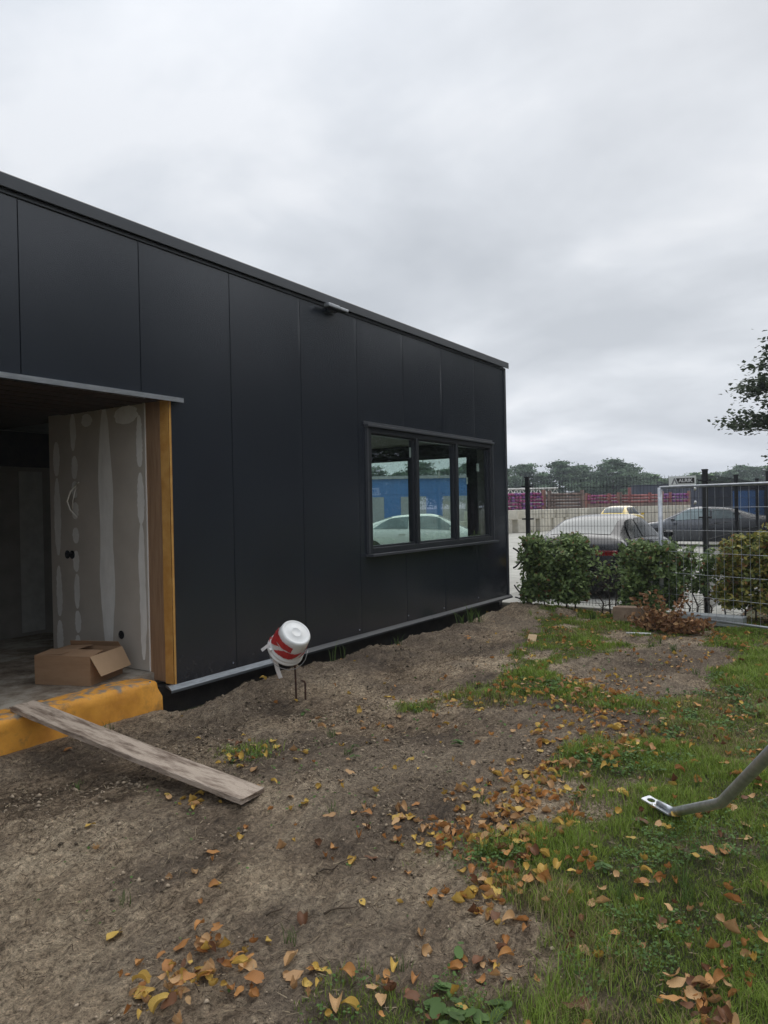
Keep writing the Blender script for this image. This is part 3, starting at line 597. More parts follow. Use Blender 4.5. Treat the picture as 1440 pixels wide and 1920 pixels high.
pts = [inv @ cp(*q) for q in [(503, 1213, 5.93), (500, 1222, 5.9), (501, 1234, 5.88), (508, 1245, 5.86), (520, 1253, 5.85), (535, 1257, 5.85), (549, 1254, 5.87), (560, 1246, 5.9), (567, 1237, 5.93), (570, 1226, 5.95), (572, 1220, 5.98)]]
mb = MB(); mb.tube(pts, .0032, 6); mb.obj('handle', 'wire', bk); v_side = (na_.cross(Vector((0, 0, 1)))).normalized()
for sgn in (-1, 1): MB().box(-.012, -.010, -.01, .012, .010, .01, Matrix.Translation(inv @ (rim + na_ * .045 + v_side * .160 * sgn))).obj('handle_lug', 'plastic', bk)
g0 = hz(4.60, 4.02)
mb = MB(); mb.tube([(4.575, 3.985, g0 - .15), (4.575, 3.985, g0 + .1), (4.555, 3.975, .40), (4.52, 3.93, .58)], .0085, 8); tag(mb.obj('rebar', 'rust'), 'straight rusty reinforcement bar holding up the white bucket', 'steel bar')
mb = MB(); mb.tube([(4.635, 3.935, g0 - .15), (4.63, 3.93, g0 + .06), (4.625, 3.925, g0 + .13), (4.62, 3.93, g0 + .150), (4.60, 3.945, g0 + .162)], .0085, 8); tag(mb.obj('rebar', 'rust'), 'short rusty bar with a hooked tip in the soil under the bucket', 'steel bar')

# ------------------------------------------------------------------ steel brace at the right
def camp(lat, dep, z): v = fwd * dep + rgt * lat; v.z = z; return v
A_ = camp(1.47, 3.72, .045); B_ = camp(1.42, 3.08, .355); B0 = A_.lerp(B_, .96); C_ = camp(1.36, 2.60, .715); D_ = B_ + (C_ - B_) * 2.7; B1 = B_.lerp(C_, .05)
br = empty('fence_brace', 'bent galvanized steel tube with a drilled foot plate on the lawn', 'brace', A_)
def brp(mb, n, mt='galv', bv=0):
    o_ = mb.obj(n, mt, br, bv); o_.location = -A_; return o_
flat = (A_ - B_).normalized()
brp(MB().tube([A_ - flat * .0, A_.lerp(B0, .5), B0, B_ + (C_ - B_) * .02, B1 + (C_ - B_) * .03, C_, D_], .0225, 16), 'tube')
pdir = (camp(1.375, 3.86, 0) - camp(1.50, 3.66, 0)).normalized(); pdir.z = 0; pdir.normalize(); pside = Vector((-pdir.y, pdir.x, 0))
pc = A_ + pdir * .075; pc.z = .045; tilt = Matrix.Rotation(R(-6), 3, pside)
m4 = Matrix((pdir, pside, Vector((0, 0, 1)))).transposed().to_4x4(); m4.translation = pc; m4 = m4 @ Matrix.Rotation(R(-9), 4, 'Y')
mb = MB(); q = 24; r_ = .021; vs = []; hx = .065; Lx0, Lx1, hw = -.10, .105, .036
for zz_ in (-.004, .004):
    for k in range(q):
        a = 2 * math.pi * k / q; vs.append((hx + r_ * math.cos(a), r_ * math.sin(a), zz_))
    for k in range(q):
        a = 2 * math.pi * k / q; c_, s_ = math.cos(a), math.sin(a); sx = (Lx1 - hx) if c_ > 0 else (hx - Lx0); tt_ = min(sx / max(abs(c_), 1e-6), hw / max(abs(s_), 1e-6)); vs.append((hx + c_ * tt_, s_ * tt_, zz_))
# snap outer verts near the corners
vs = [m4 @ Vector(v) for v in vs]; fs = []
for k in range(q):
    k2 = (k + 1) % q; fs += [(k, q + k, q + k2, k2)[::-1], (2 * q + k, 3 * q + k, 3 * q + k2, 2 * q + k2), (q + k, 3 * q + k, 3 * q + k2, q + k2), (k, k2, 2 * q + k2, 2 * q + k)]
mb.add(vs, fs); brp(mb, 'foot_plate', 'silver')
brp(MB().tube([m4 @ Vector((.025, .0, .012)), m4 @ Vector((-.03, .0, .016)), A_ + Vector((0, 0, .0))], [.013, .014, .021], 12), 'weld_stub')
up0 = D_.copy(); up0.z = -.05; up1 = D_.copy(); up1.z = D_.z + .25
brp(MB().tube([up0 + Vector((.03, 0, 0)), up1 + Vector((.03, 0, 0))], .024, 12), 'upright_post')

# ------------------------------------------------------------------ fences
GAP_FENCE = 'black wire mesh fence'
def mesh_fence(name, label, p0, p1, h0=.06, h1=2.04, posts=None, panel_ids=None, post_h=2.09):
    p0 = Vector(p0); p1 = Vector(p1); L_ = (p1 - p0).length; dv = (p1 - p0).normalized(); nv = Vector((-dv.y, dv.x, 0)); root = empty(name, label, 'fence', p0, 'black wire mesh fences')
    posts = posts or [0, L_]
    for t in posts:
        mb = MB(); c = dv * t; mb.box(-.03, -.03, -.1, .03, .03, post_h, Matrix.Translation(c) @ Matrix.Rotation(math.atan2(dv.y, dv.x), 4, 'Z')); po = mb.obj('post', 'blackmetal', root, .004)
        mb = MB(); mb.box(-.036, -.036, post_h, .036, .036, post_h + .02, Matrix.Translation(c) @ Matrix.Rotation(math.atan2(dv.y, dv.x), 4, 'Z')); mb.obj('post_cap', 'blackmetal', po)
        for z in (.35, 1.42, 1.95):
            mb = MB(); mb.box(-.085, -.045, z - .012, .085, .045, z + .012, Matrix.Translation(c) @ Matrix.Rotation(math.atan2(dv.y, dv.x), 4, 'Z')); mb.obj('clamp', 'blackmetal', po)
    for a, b_ in zip(posts[:-1], posts[1:]):
        mb = MB(); a2, b2 = a + .04, b_ - .04; n = int((b2 - a2) / .05)
        for i in range(n + 1):
            c = dv * (a2 + (b2 - a2) * i / n); mb.tube([c + Vector((0, 0, h0)), c + Vector((0, 0, h1))], .0028, 4, False)
        z = h0 + .04; k = 0
        while z < h1 - .02:
            for s_ in (-.006, .006): mb.tube([dv * a2 + nv * s_ + Vector((0, 0, z)), dv * b2 + nv * s_ + Vector((0, 0, z))], .0034, 4, False)
            z += .2
        mb.obj('wire_mesh', 'blackmetal', root)
    return root
mesh_fence('mesh_fence', 'black mesh fence running from the building corner to the sign post', (11.1, 4.6, 0), (11.1, 1.91, 0))
mesh_fence('mesh_fence', 'black mesh fence seen edge on running back behind the grey car', (11.16, 1.91, 0), (24.0, 1.91, 0), posts=[0.0, 2.95, 5.9, 8.8, 11.7])
#mesh_fence('mesh_fence', 'short black mesh fence closing the gap beside the building corner', (11.1, 6.6, 0), (11.1, 4.68, 0), h1=1.43, post_h=1.44)
# gate posts at the far end of the right-hand fence
gt = empty('sliding_gate', 'tall black gate frame of two thick posts at the right edge', 'gate', (17.6, 1.75, 0))
for (x, w_) in ((0, .10), (.55, .14), (3.6, .14)): box('post', 'blackmetal', (x - w_ / 2, -w_ / 2, 0), (x + w_ / 2, w_ / 2, 2.28), gt, .006)
box('top_rail', 'blackmetal', (.0, -.05, 2.0), (3.6, .05, 2.1), gt); box('bottom_rail', 'blackmetal', (.0, -.05, .1), (3.6, .05, .25), gt); box('lamp_box', 'greyclad', (.62, -.12, 2.1), (1.5, .12, 2.24), gt)
for i in range(30): box('bar', 'blackmetal', (.1 + i * .118, -.012, .25), (.125 + i * .118, .012, 2.0), gt)
# galvanized temporary fence panel
P1, P2 = Vector((10.34, 2.35, 0)), Vector((8.97, -.82, 0)); dv = (P2 - P1).normalized(); L_ = (P2 - P1).length
hf = empty('temporary_fence', 'galvanized temporary fence panel standing in front of the hedge', 'fence', P1)
ZT = 1.852
for a in (0, L_): MB().tube([dv * a + Vector((0, 0, .02)), dv * a + Vector((0, 0, ZT))], .021 if a else .03, 12).obj('upright', 'galv', hf)
MB().tube([Vector((0, 0, ZT)), dv * L_ + Vector((0, 0, ZT))], .019, 12).obj('top_rail', 'galv', hf); MB().tube([Vector((0, 0, .11)), dv * L_ + Vector((0, 0, .11))], .017, 12).obj('bottom_rail', 'galv', hf)
n = 30
vw = MB().tube([Vector((0, 0, .11)), Vector((0, 0, ZT))], .0022, 6, False).obj('vertical_wire', 'galv', hf); vw.location = dv * (L_ / n)
for i in range(2, n):
    o_ = vw.copy(); COL.objects.link(o_); o_.parent = hf; o_.location = dv * (L_ * i / n); o_.rotation_euler = (rnd.uniform(-.003, .003), rnd.uniform(-.003, .003), 0)
for z in (.40, .69, .98, 1.27, 1.57): MB().tube([Vector((0, 0, z)), dv * L_ + Vector((0, 0, z + rnd.uniform(-.006, .006)))], .0024, 6, False).obj('horizontal_wire', 'galv', hf)
for z in (1.80, 1.62): MB().tube([dv * .53 + Vector((0, 0, z)), dv * .53 + Vector((-.03, -.01, z + .03))], .016, 8).obj('fence_clip', 'paper', hf)
kb = MB(); kb.box(-.1, -.44, 0, .1, .44, .135); ko = kb.obj('concrete_kerb', 'kerb', None, .012); ko.location = (10.22, 1.74, .03); ko.rotation_euler = (0, 0, R(-7)); tag(ko, 'long grey concrete kerb block lying under the temporary fence', 'kerb')
# sign
sg = empty('company_sign', 'white sign board with black lettering on top of the mesh fence', 'sign', (11.04, 2.20, 1.95))
box('sign_board', 'sign', (0, -.185, -.07), (.006, .185, .072), sg)
mb = MB(); mb.add([(-.002, .055, -.035), (-.002, -.165, -.035), (-.002, -.165, .042), (-.002, .085, .042)], [(0, 3, 2, 1)]); mb.obj('letter_field', 'signdark', sg)
mb = MB(); a_ = [(-.002, .150, -.045), (-.002, .128, -.045), (-.002, .105, .012), (-.002, .082, -.045), (-.002, .058, -.045), (-.002, .098, .045), (-.002, .112, .045)]
mb.add(a_, [(0, 1, 2, 6), (2, 3, 4, 5), (2, 5, 6)]); mb.obj('emblem', 'signgrey', sg)
cu_ = bpy.data.curves.new('lettering', 'FONT'); cu_.body = 'ALRIK'; cu_.size = .068; cu_.align_x = 'CENTER'; cu_.align_y = 'CENTER'; cu_.offset = .0022; cu_.extrude = .0006
tmp = bpy.data.objects.new('lettering', cu_); COL.objects.link(tmp); dg = bpy.context.evaluated_depsgraph_get(); tme = bpy.data.meshes.new_from_object(tmp.evaluated_get(dg)); bpy.data.objects.remove(tmp)
lt = link('lettering', tme, sg); lt.data.materials.clear(); lt.data.materials.append(MATS['paper']); lt.rotation_euler = (R(90), 0, R(-90)); lt.location = (-.004, -.045, .004); lt.scale = (1.02, 1, 1)

# cables by the building corner
for k, (pts, lab) in enumerate([([(11.2, 4.75, .16), (11.05, 4.70, .30), (11.03, 4.66, .55), (11.04, 4.58, .80), (11.05, 4.48, .95), (11.1, 4.42, 1.0)], 'thin black cable rising in an arc beside the building corner'),
        ([(10.98, 4.82, .95), (11.02, 4.74, .88), (11.02, 4.70, .76), (10.99, 4.76, .66), (10.98, 4.82, .62)], 'small black cable loop sticking out of the building corner'),
        ([(11.0, 4.82, .34), (11.02, 4.72, .22), (11.05, 4.60, .26), (11.0, 4.52, .20), (10.9, 4.42, .14), (10.8, 4.40, .12), (10.9, 4.6, .12), (11.0, 4.8, .14)], 'black cable coiled on the ground at the foot of the building corner')]):
    # smooth
    P_ = [Vector(p) for p in pts]; out = []
    for i in range(len(P_) - 1):
        a, b_, c, d_ = P_[max(i - 1, 0)], P_[i], P_[i + 1], P_[min(i + 2, len(P_) - 1)]
        for s_ in range(6):
            t = s_ / 6; out.append(.5 * ((2 * b_) + (c - a) * t + (2 * a - 5 * b_ + 4 * c - d_) * t * t + (3 * b_ - a - 3 * c + d_) * t ** 3))
    out.append(P_[-1]); tag(MB().tube(out, .013 if k != 1 else .015, 8).obj('cable', 'cable'), lab, 'cable')
kn = MB().lathe([(0.001, -.03), (.022, -.022), (.03, 0), (.022, .022), (.001, .03)], 10).obj('cable_plug', 'cable'); kn.location = (11.02, 4.665, .70); kn.scale = (.8, .8, .8)
tag(kn, 'small black round cable plug hanging at the arched cable', 'plug')

# small things on the ground
o_ = box('wood_block', 'limewood', (-.05, -.085, 0), (.05, .085, .018), None, .002); o_.location = (8.19, 3.37, hz(8.19, 3.37) + .03); o_.rotation_euler = (R(24), R(4), R(-75)); tag(o_, 'small pale wooden offcut lying on the grass edge', 'wood offcut')
o_ = box('wooden_beam', 'brickclay', (-.08, -.22, 0), (.10, .22, .20), None, .01); o_.location = (9.93, 2.66, hz(9.93, 2.66) + .03); o_.rotation_euler = (R(-2), 0, R(-6)); tag(o_, 'short thick brown timber block beside the dry branches under the hedge', 'timber')
o_ = MB().tube([(0, 0, 0), (.02, -.30, .01)], .011, 8).obj('white_pipe', 'plastic'); o_.location = (9.28, 2.55, hz(9.28, 2.5) + .025); tag(o_, 'thin white plastic pipe lying before the timber block', 'pipe')
def twig(x, y, l, a, lab):
    z = hz(x, y) + .012; mb = MB(); P_ = []; p = Vector((x, y, z)); d_ = a
    for i in range(6): P_.append(p.copy()); d_ += rnd.uniform(-.25, .25); p = p + Vector((math.cos(d_), math.sin(d_), 0)) * l / 5; p.z = hz(p.x, p.y) + .01 + rnd.uniform(0, .008)
    mb.tube(P_, [.005, .0048, .004, .0035, .003, .002], 6); q = P_[2]; mb.tube([q, q + Vector((math.cos(a + .7), math.sin(a + .7), .15)) * l * .35], [.003, .0015], 5)
    tag(mb.obj('twig', 'twig'), lab, 'twig')
twig(2.50, 2.08, .20, -.1, 'dark forked twig on bare soil in the middle foreground'); twig(2.14, 2.05, .09, -.3, 'short dark twig on the soil left of the forked twig'); twig(2.28, 1.86, .14, -.9, 'thin dark twig on soil below the forked twig')
twig(3.3, 2.3, .12, 1.9, 'thin twig on soil right of the plank end'); twig(5.2, 3.7, .35, .2, 'long pale dry stem on the soil in front of the black wall')

# ------------------------------------------------------------------ foliage generators
def leaf_quads(P, Nn, size, cols, fold=.25, asp=.6, r=None):
    """each leaf: 4 verts (diamond, folded along its midrib), 2 tris"""
    r = r or nr; n = len(P); a = r.normal(size=(n, 3)); a -= (a * Nn).sum(1, keepdims=True) * Nn; a /= np.linalg.norm(a, axis=1, keepdims=True) + 1e-9; b_ = np.cross(Nn, a)
    s = size[:, None] if np.ndim(size) else size
    V = np.stack([P - a * s * .5, P + b_ * s * asp * .5 + Nn * s * fold * .3, P + a * s * .5, P - b_ * s * asp * .5 + Nn * s * fold * .3], 1).reshape(-1, 3)
    k = np.arange(n)[:, None] * 4; F = np.concatenate([k + np.array([[0, 1, 2]]), k + np.array([[0, 2, 3]])], 0)
    return V, F, np.repeat(cols, 4, 0)
def unit(v): return v / (np.linalg.norm(v, axis=-1, keepdims=True) + 1e-9)
def shrub(x, y, w, dpt, h, nleaf, cols, label, group, seed, gaps=.45, zlow=.25, lean=0.):
    r = np.random.default_rng(seed); root = empty('hedge_plant', label, 'hedge plant', (x, y, 0), group); rr = random.Random(seed)
    mb = MB(); tips = []
    nst = max(3, int(w / .18))
    for i in range(nst):
        sx, sy = rr.uniform(-dpt * .2, dpt * .2), (i + .5) / nst * w - w / 2 + rr.uniform(-.05, .05); P_ = [Vector((sx, sy, -.03))]; hh = h * rr.uniform(.75, 1.0)
        for j in range(1, 6): P_.append(Vector((sx + rr.uniform(-.04, .04) * j, sy + rr.uniform(-.045, .045) * j, hh * j / 5)))
        mb.tube(P_, [.012, .011, .009, .007, .005, .003], 5)
        for j in range(1, 6):
            for q in range(6):
                a = rr.uniform(0, 6.28); l_ = rr.uniform(.1, .34) * (1.1 if j < 5 else .6); t_ = P_[j].lerp(P_[j - 1], rr.random()); e_ = t_ + Vector((math.cos(a) * l_ * dpt / .6, math.sin(a) * l_, rr.uniform(-.05, .14)))
                if abs(e_.y) > w / 2 + .10: e_.y = math.copysign(w / 2 + rr.uniform(-.04, .10), e_.y)
                if e_.z > h + .05: e_.z = h + rr.uniform(-.06, .05)
                mb.tube([t_, e_], [.004, .0015], 4, False); tips.append((t_, e_))
    mb.obj('stem', 'bark', root)
    tp = np.array([[*a, *b_] for a, b_ in tips]); keep = tp[:, 5] > zlow; tp = tp[keep]
    k = r.integers(0, len(tp), nleaf); t = r.random(nleaf) ** .7; P = tp[k, :3] * (1 - t[:, None]) + tp[k, 3:] * t[:, None]; P = P + r.normal(size=(nleaf, 3)) * np.array([.05, .05, .04])
    nb_ = int(nleaf * 1.0) if zlow < .4 else 0
    if nb_:
        B_ = r.uniform(-1, 1, (nb_, 3)); B_ = np.sign(B_) * np.abs(B_) ** .55; top_ = h * (.92 + .10 * fbm(B_[:, 1] * w * 3 + seed, B_[:, 0], 1.5, 2)); B_ = np.stack([B_[:, 0] * dpt * .42, B_[:, 1] * w * .47, (B_[:, 2] * .5 + .5) * (top_ - .06) + .06], 1) + r.normal(size=(nb_, 3)) * .025; P = np.concatenate([P, B_])
    nleaf = len(P)
    # clumping: drop leaves in the holes
    c = fbm(P[:, 1] + seed, P[:, 2] * 1.2 + P[:, 0], 5.0, 2); ok = (c > gaps - .12 * r.random(nleaf)) & (P[:, 2] > zlow * .7) & (P[:, 2] < h * 1.06); P = P[ok]
    Nn = unit(r.normal(size=(len(P), 3)) * .6 + np.array([-.35, -.1, .75])); tone = .7 + .6 * r.random((len(P), 1)); ci = r.choice(len(cols), len(P), p=[c_[1] for c_ in cols]); C_ = np.array([c_[0] for c_ in cols])[ci] * tone
    V, F, CC = leaf_quads(P, Nn, r.uniform(.05, .088, len(P)), C_, r=r)
    fo = bigmesh('foliage', V, F, 'foliage', root, CC); fo['kind'] = 'stuff'; return root
GR = 'hornbeam hedge plants along the mesh fence'
dark = [((.14, .205, .07), .46), ((.22, .29, .10), .36), ((.07, .11, .04), .15), ((.20, .10, .04), .03)]
yel = [((.20, .22, .055), .38), ((.36, .31, .075), .40), ((.09, .13, .04), .17), ((.28, .15, .05), .05)]
shrub(10.62, 3.99, .98, .58, 1.16, 6600, dark, 'dense dark green hedge plant nearest the building corner', GR, 1, gaps=.36)
shrub(10.66, 3.14, .40, .30, .95, 240, dark, 'sparse twiggy hedge plant in the gap before the black car', GR, 2, gaps=.45, zlow=.45)
shrub(10.52, 2.56, .68, .70, 1.10, 4600, dark, 'leafy dark green hedge plant behind the dry branches', GR, 3, gaps=.38, zlow=.2)
shrub(10.72, 1.96, .34, .36, 1.10, 1500, dark, 'thin airy hedge plant at the fence corner post', GR, 4, gaps=.45, zlow=.42)
shrub(10.75, 1.28, .72, .6, 1.14, 4600, yel, 'yellow green hedge plant right of the fence corner post', GR, 5, gaps=.38, zlow=.3)
shrub(10.6, .62, 1.1, .6, 1.28, 7200, yel, 'tall yellow green hedge plant at the right edge behind the temporary fence', GR, 6, gaps=.36, zlow=.3)
for i in range(4): shrub(10.4 - .1 * i, -.45 - i * .9, .9, .6, 1.15, 3200, yel, 'yellow green hedge plant beyond the right edge of the view', GR, 12 + i)
# dry cut branches with brown leaves
root = empty('dry_branches', 'heap of cut branches with curled brown leaves beside the timber block', 'branches', (9.6, 2.22, 0))
mb = MB(); tips = []
for i in range(26):
    y = rnd.uniform(-.42, .12); a = rnd.uniform(-.9, .9) + (math.pi / 2 if rnd.random() < .5 else -math.pi / 2); l_ = rnd.uniform(.12, .30); p = Vector((rnd.uniform(-.15, .12), y, .03)); e = p + Vector((math.cos(a) * l_ * .4, math.sin(a) * l_, rnd.uniform(.02, .42) * (1.2 if -.15 < y else .45))); mb.tube([p, p.lerp(e, .5) + Vector((0, 0, .03)), e], [.006, .004, .002], 5); tips.append((*p, *e))
mb.obj('branch', 'twig', root)
r = np.random.default_rng(44); tp = np.array(tips); k = r.integers(0, len(tp), 1500); t = r.random((1500, 1)); P = tp[k, :3] * (1 - t) + tp[k, 3:] * t + r.normal(size=(1500, 3)) * .035; P[:, 2] = np.abs(P[:, 2]) + .01
C_ = np.array([(.30, .15, .07), (.38, .21, .10), (.20, .10, .05), (.44, .26, .12)])[r.integers(0, 4, 1500)] * r.uniform(.7, 1.2, (1500, 1))
V, F, CC = leaf_quads(P, unit(r.normal(size=(1500, 3))), r.uniform(.05, .085, 1500), C_, .7, .55, r); o_ = bigmesh('dry_leaves', V, F, 'foliage', root, CC); o_['kind'] = 'stuff'

# ------------------------------------------------------------------ fallen leaves
def leaf_mesh(name, seed, curl, fold, long=1.0):
    rs = random.Random(seed); n = 9; m_ = 7; vs = []; wmul = rs.uniform(.85, 1.1); pa_, pb_ = rs.uniform(0, 6), rs.uniform(0, 6)
    for i in range(n + 1):
        t = i / n; w = (max(0, math.sin(math.pi * min(1, t * .90 + .10) ** .72)) ** .62 * .46 * (1 - .25 * t) * wmul) if t < 1 else 0.004
        if i == 0: w = .20
        for j in range(m_):
            s_ = (j / (m_ - 1) * 2 - 1); x = s_ * w * (1 + rs.uniform(-.025, .025)); y = t - .5 - (.11 * math.sin(abs(s_) * 2.6) if i == 0 else (.05 * math.sin(abs(s_) * 2.6) if i == 1 else 0))
            z = (abs(s_) ** 1.5) * w * fold * (1 + .35 * math.sin(pa_ + 3 * t)) + abs(s_) * .045 * math.sin(t * 9 + pb_ + 2 * s_) + rs.uniform(-.006, .006)
            x *= (1 - .22 * min(fold, 2) * abs(s_))
            # curl round the x axis
            th = y * curl; R_ = 1 / curl if abs(curl) > .05 else None
            yy, zz_ = (y, z) if R_ is None else ((R_ - z) * math.sin(th), R_ - (R_ - z) * math.cos(th))
            vs.append((x, yy * long, zz_))
    fs = [(i * m_ + j, i * m_ + j + 1, (i + 1) * m_ + j + 1, (i + 1) * m_ + j) for i in range(n) for j in range(m_ - 1)]
    b0 = len(vs); st = [(-.008, -.45, .0), (.008, -.45, 0), (.03, -.75, .06 + rs.uniform(0, .1)), (.02, -.75, .06)]
    vs += st; fs.append((b0, b0 + 1, b0 + 2, b0 + 3)); zmin = min(v[2] for v in vs); vs = [(a, b_, c - zmin) for a, b_, c in vs]
    return np.array(vs), fs
SHAPES = [('flat', leaf_mesh('f', 1, .3, .08)), ('flat', leaf_mesh('f', 2, -.6, .18)), ('curled', leaf_mesh('c', 3, 2.0, .25)), ('curled', leaf_mesh('c', 4, -1.6, .6)), ('folded', leaf_mesh('o', 5, .8, 1.1)), ('folded', leaf_mesh('o', 6, 1.3, 1.8)), ('rolled', leaf_mesh('r', 7, 3.6, .3)), ('rolled', leaf_mesh('r', 8, 2.8, 1.2))]
LM = {}
def lmesh(si, colr):
    if (si, colr) not in LM:
        v, f = SHAPES[si][1]; me = bpy.data.meshes.new('fallen_leaf'); me.from_pydata([tuple(p) for p in v], [], f); me.materials.append(MATS['leaf_' + colr]); me.polygons.foreach_set('use_smooth', [True] * len(me.polygons)); me.update(); LM[(si, colr)] = me
    return LM[(si, colr)]
Y, O, T, W_ = 'yellow', 'orange', 'tan', 'brown'
CL = [ # x, y, spread x, spread y, count, palette weights (yellow, orange, tan, brown), place
 (1.63, 2.06, .09, .11, 44, (.45, .3, .2, .05), 'in the leaf heap at the lower left'), (1.84, 2.00, .09, .10, 40, (.35, .4, .15, .1), 'in the leaf heap at the lower left'),
 (1.90, 1.66, .05, .07, 9, (.45, .25, .2, .1), 'on dark soil at the lower middle'), (2.02, 1.36, .07, .09, 16, (.1, .45, .2, .25), 'among the weeds at the bottom middle'),
 (3.12, 1.78, .12, .16, 85, (.3, .35, .25, .1), 'along the left edge of the lawn'), (3.35, 1.50, .18, .16, 60, (.3, .35, .2, .15), 'along the left edge of the lawn'),
 (4.05, 1.65, .28, .15, 105, (.45, .25, .25, .05), 'on the soil and lawn edge in mid picture'), (2.85, 1.32, .17, .14, 80, (.2, .4, .2, .2), 'on the lawn edge near the sandy patch'),
 (4.9, 1.5, .35, .18, 130, (.25, .4, .3, .05), 'on the lawn edge in mid picture'), (6.3, 2.05, .30, .22, 130, (.35, .4, .25, 0), 'in the far leaf drift by the grass strip'),
 (5.3, 2.98, .12, .30, 45, (.4, .35, .25, 0), 'in the grass strip before the black wall'), (5.8, 2.38, .12, .3, 55, (.35, .35, .3, 0), 'in the far leaf drift by the grass strip'),
 (2.52, .46, .07, .05, 26, (0, .35, .3, .35), 'in the brown leaf heap at the lower right'), (2.38, .42, .05, .05, 14, (0, .4, .3, .3), 'in the brown leaf heap at the lower right'),
 (2.75, 3.18, .05, .12, 12, (.8, .1, .1, 0), 'against the end of the plank'), (3.5, 3.5, .15, .1, 18, (.5, .3, .2, 0), 'in the small weed patch behind the plank'),
 (3.6, 1.62, .22, .13, 90, (.25, .4, .3, .05), 'along the left edge of the lawn'), (5.4, 1.75, .35, .16, 90, (.2, .45, .35, 0), 'on the lawn edge in mid picture'), (2.9, 1.9, .5, .45, 60, (.35, .35, .2, .1), 'on bare soil in the middle of the yard'), (4.6, 2.6, .9, .5, 70, (.35, .35, .3, 0), 'on bare soil in the middle of the yard'),
 (2.45, 1.15, .12, .08, 16, (.1, .4, .3, .2), 'on the lawn edge near the sandy patch'), (7.6, 1.7, .5, .3, 60, (.4, .3, .3, 0), 'on the far lawn'), (9.3, 1.7, .35, .35, 50, (.2, .4, .4, 0), 'on the far lawn'),
 (12.2, 1.1, .8, .4, 420, (0, .3, .1, .6), 'under the hedge at the right')]
items = []
lr = np.random.default_rng(21)
def addleaf(x, y, pal, place):
    c = lr.choice(4, p=pal); items.append((x, y, (Y, O, T, W_)[c], int(lr.integers(0, 8)), (.027 + .042 * lr.random()) * (.95 if x > 5 else 1.05), lr.uniform(0, 6.28), place))
for (x, y, sx, sy, n, pal, place) in CL:
    for _ in range(n): addleaf(x + lr.normal() * sx, y + lr.normal() * sy, pal, place)
# scattered
for _ in range(12000):
    x, y = lr.uniform(.8, 11), lr.uniform(-5, 4.7); g = float(grassy(np.array([x]), np.array([y]))[0]); p = .03 + .55 * g * (.4 + 1.2 * float(fbm(np.array([x]), np.array([y]), 1.3, 2)[0]))
    if y > 2.2 and x < 4.2: p *= .5
    if lr.random() < p: addleaf(x, y, (.25, .33, .30, .12) if g > .4 else (.40, .25, .25, .10), ('on the lawn at the right' if x > 3.2 else 'on the lawn at the lower right') if g > .4 else ('on bare soil in the left foreground' if y > 1.9 and x < 2.9 else 'on bare soil in the middle of the yard'))
# keep clear of the camera foot and plank top; those that show largest come first
def vis(it):
    x, y = it[0], it[1]; dep = x * fwd.x + y * fwd.y; lat = x * rgt.x + y * rgt.y
    return dep > 2.0 and abs(lat / dep) < .55
items = [it for it in items if it[1] < 4.75 and it[0] > .6 or it[0] > 11]
items.sort(key=lambda it: (0 if vis(it) else 1, math.hypot(it[0], it[1]) / it[4]))
Vs, Fs, Cs = [], [], []; base_i = 0
LW = {Y: 'yellow', O: 'orange', T: 'tan', W_: 'brown'}
XY = np.array([(it[0], it[1]) for it in items]); HZ = height(XY[:, 0], XY[:, 1]); GRS = grassy(XY[:, 0], XY[:, 1])
ORD = ['leftmost', 'second from left', 'third from left', 'fourth from left', 'fifth from left', 'sixth from left', 'seventh from left', 'eighth from left', 'ninth from left', 'tenth from left', 'eleventh from left', 'twelfth from left', 'thirteenth from left', 'fourteenth from left', 'fifteenth from left']
LS = {}
for n_, it in enumerate(items[:300]): LS.setdefault((SHAPES[it[3]][0], it[2], it[6]), []).append(n_)
LB_ = {}
for kk, lst in LS.items():
    lst.sort(key=lambda q: (items[q][0] * rgt.x + items[q][1] * rgt.y) / (items[q][0] * fwd.x + items[q][1] * fwd.y))
    for p_, q in enumerate(lst): LB_[q] = f'{kk[0]} {LW[kk[1]]} fallen leaf {kk[2]}' + (f', {ORD[min(p_, 14)]}' if len(lst) > 1 else '')
for n_, it in enumerate(items):
    x, y, c, si, s, rz, place = it; z = (HZ[n_] if x < 11 else -.03) + .004 + GRS[n_] * (.010 + .030 * lr.random())
    tx, ty = lr.normal() * .16, lr.normal() * .16
    if 'heap' in place or 'drift' in place: z += abs(lr.normal()) * .018; tx *= 1.8; ty *= 1.8
    if n_ < 300:
        o_ = link('fallen_leaf', lmesh(si, c)); o_.location = (x, y, z); o_.rotation_euler = (tx, ty, rz); kx = lr.uniform(.6, 1.05); o_.scale = (s * kx, s, s)
        tag(o_, LB_[n_], 'leaf', f'{SHAPES[si][0]} {LW[c]} leaves {place}')
    else:
        v, f = SHAPES[si][1]; m3 = (Matrix.Rotation(rz, 3, 'Z') @ Matrix.Rotation(ty, 3, 'Y') @ Matrix.Rotation(tx, 3, 'X')); V = (v * np.array([lr.uniform(.55, 1.05), 1, 1])) @ np.array(m3).T * s + np.array([x, y, z])
        Vs.append(V); Fs.append(np.array(f) + base_i); base_i += len(V); a_, b_ = LEAFC[c]; Cs.append(np.tile((np.array(a_) * (1 - (q := lr.random())) + np.array(b_) * q) * lr.uniform(.75, 1.1), (len(V), 1)))
tag(bigmesh('leaf_litter', np.concatenate(Vs), np.concatenate(Fs), 'leafstuff', colors=np.concatenate(Cs), smooth=True), 'many smaller fallen leaves scattered over lawn and soil', 'leaf litter', kind='stuff')

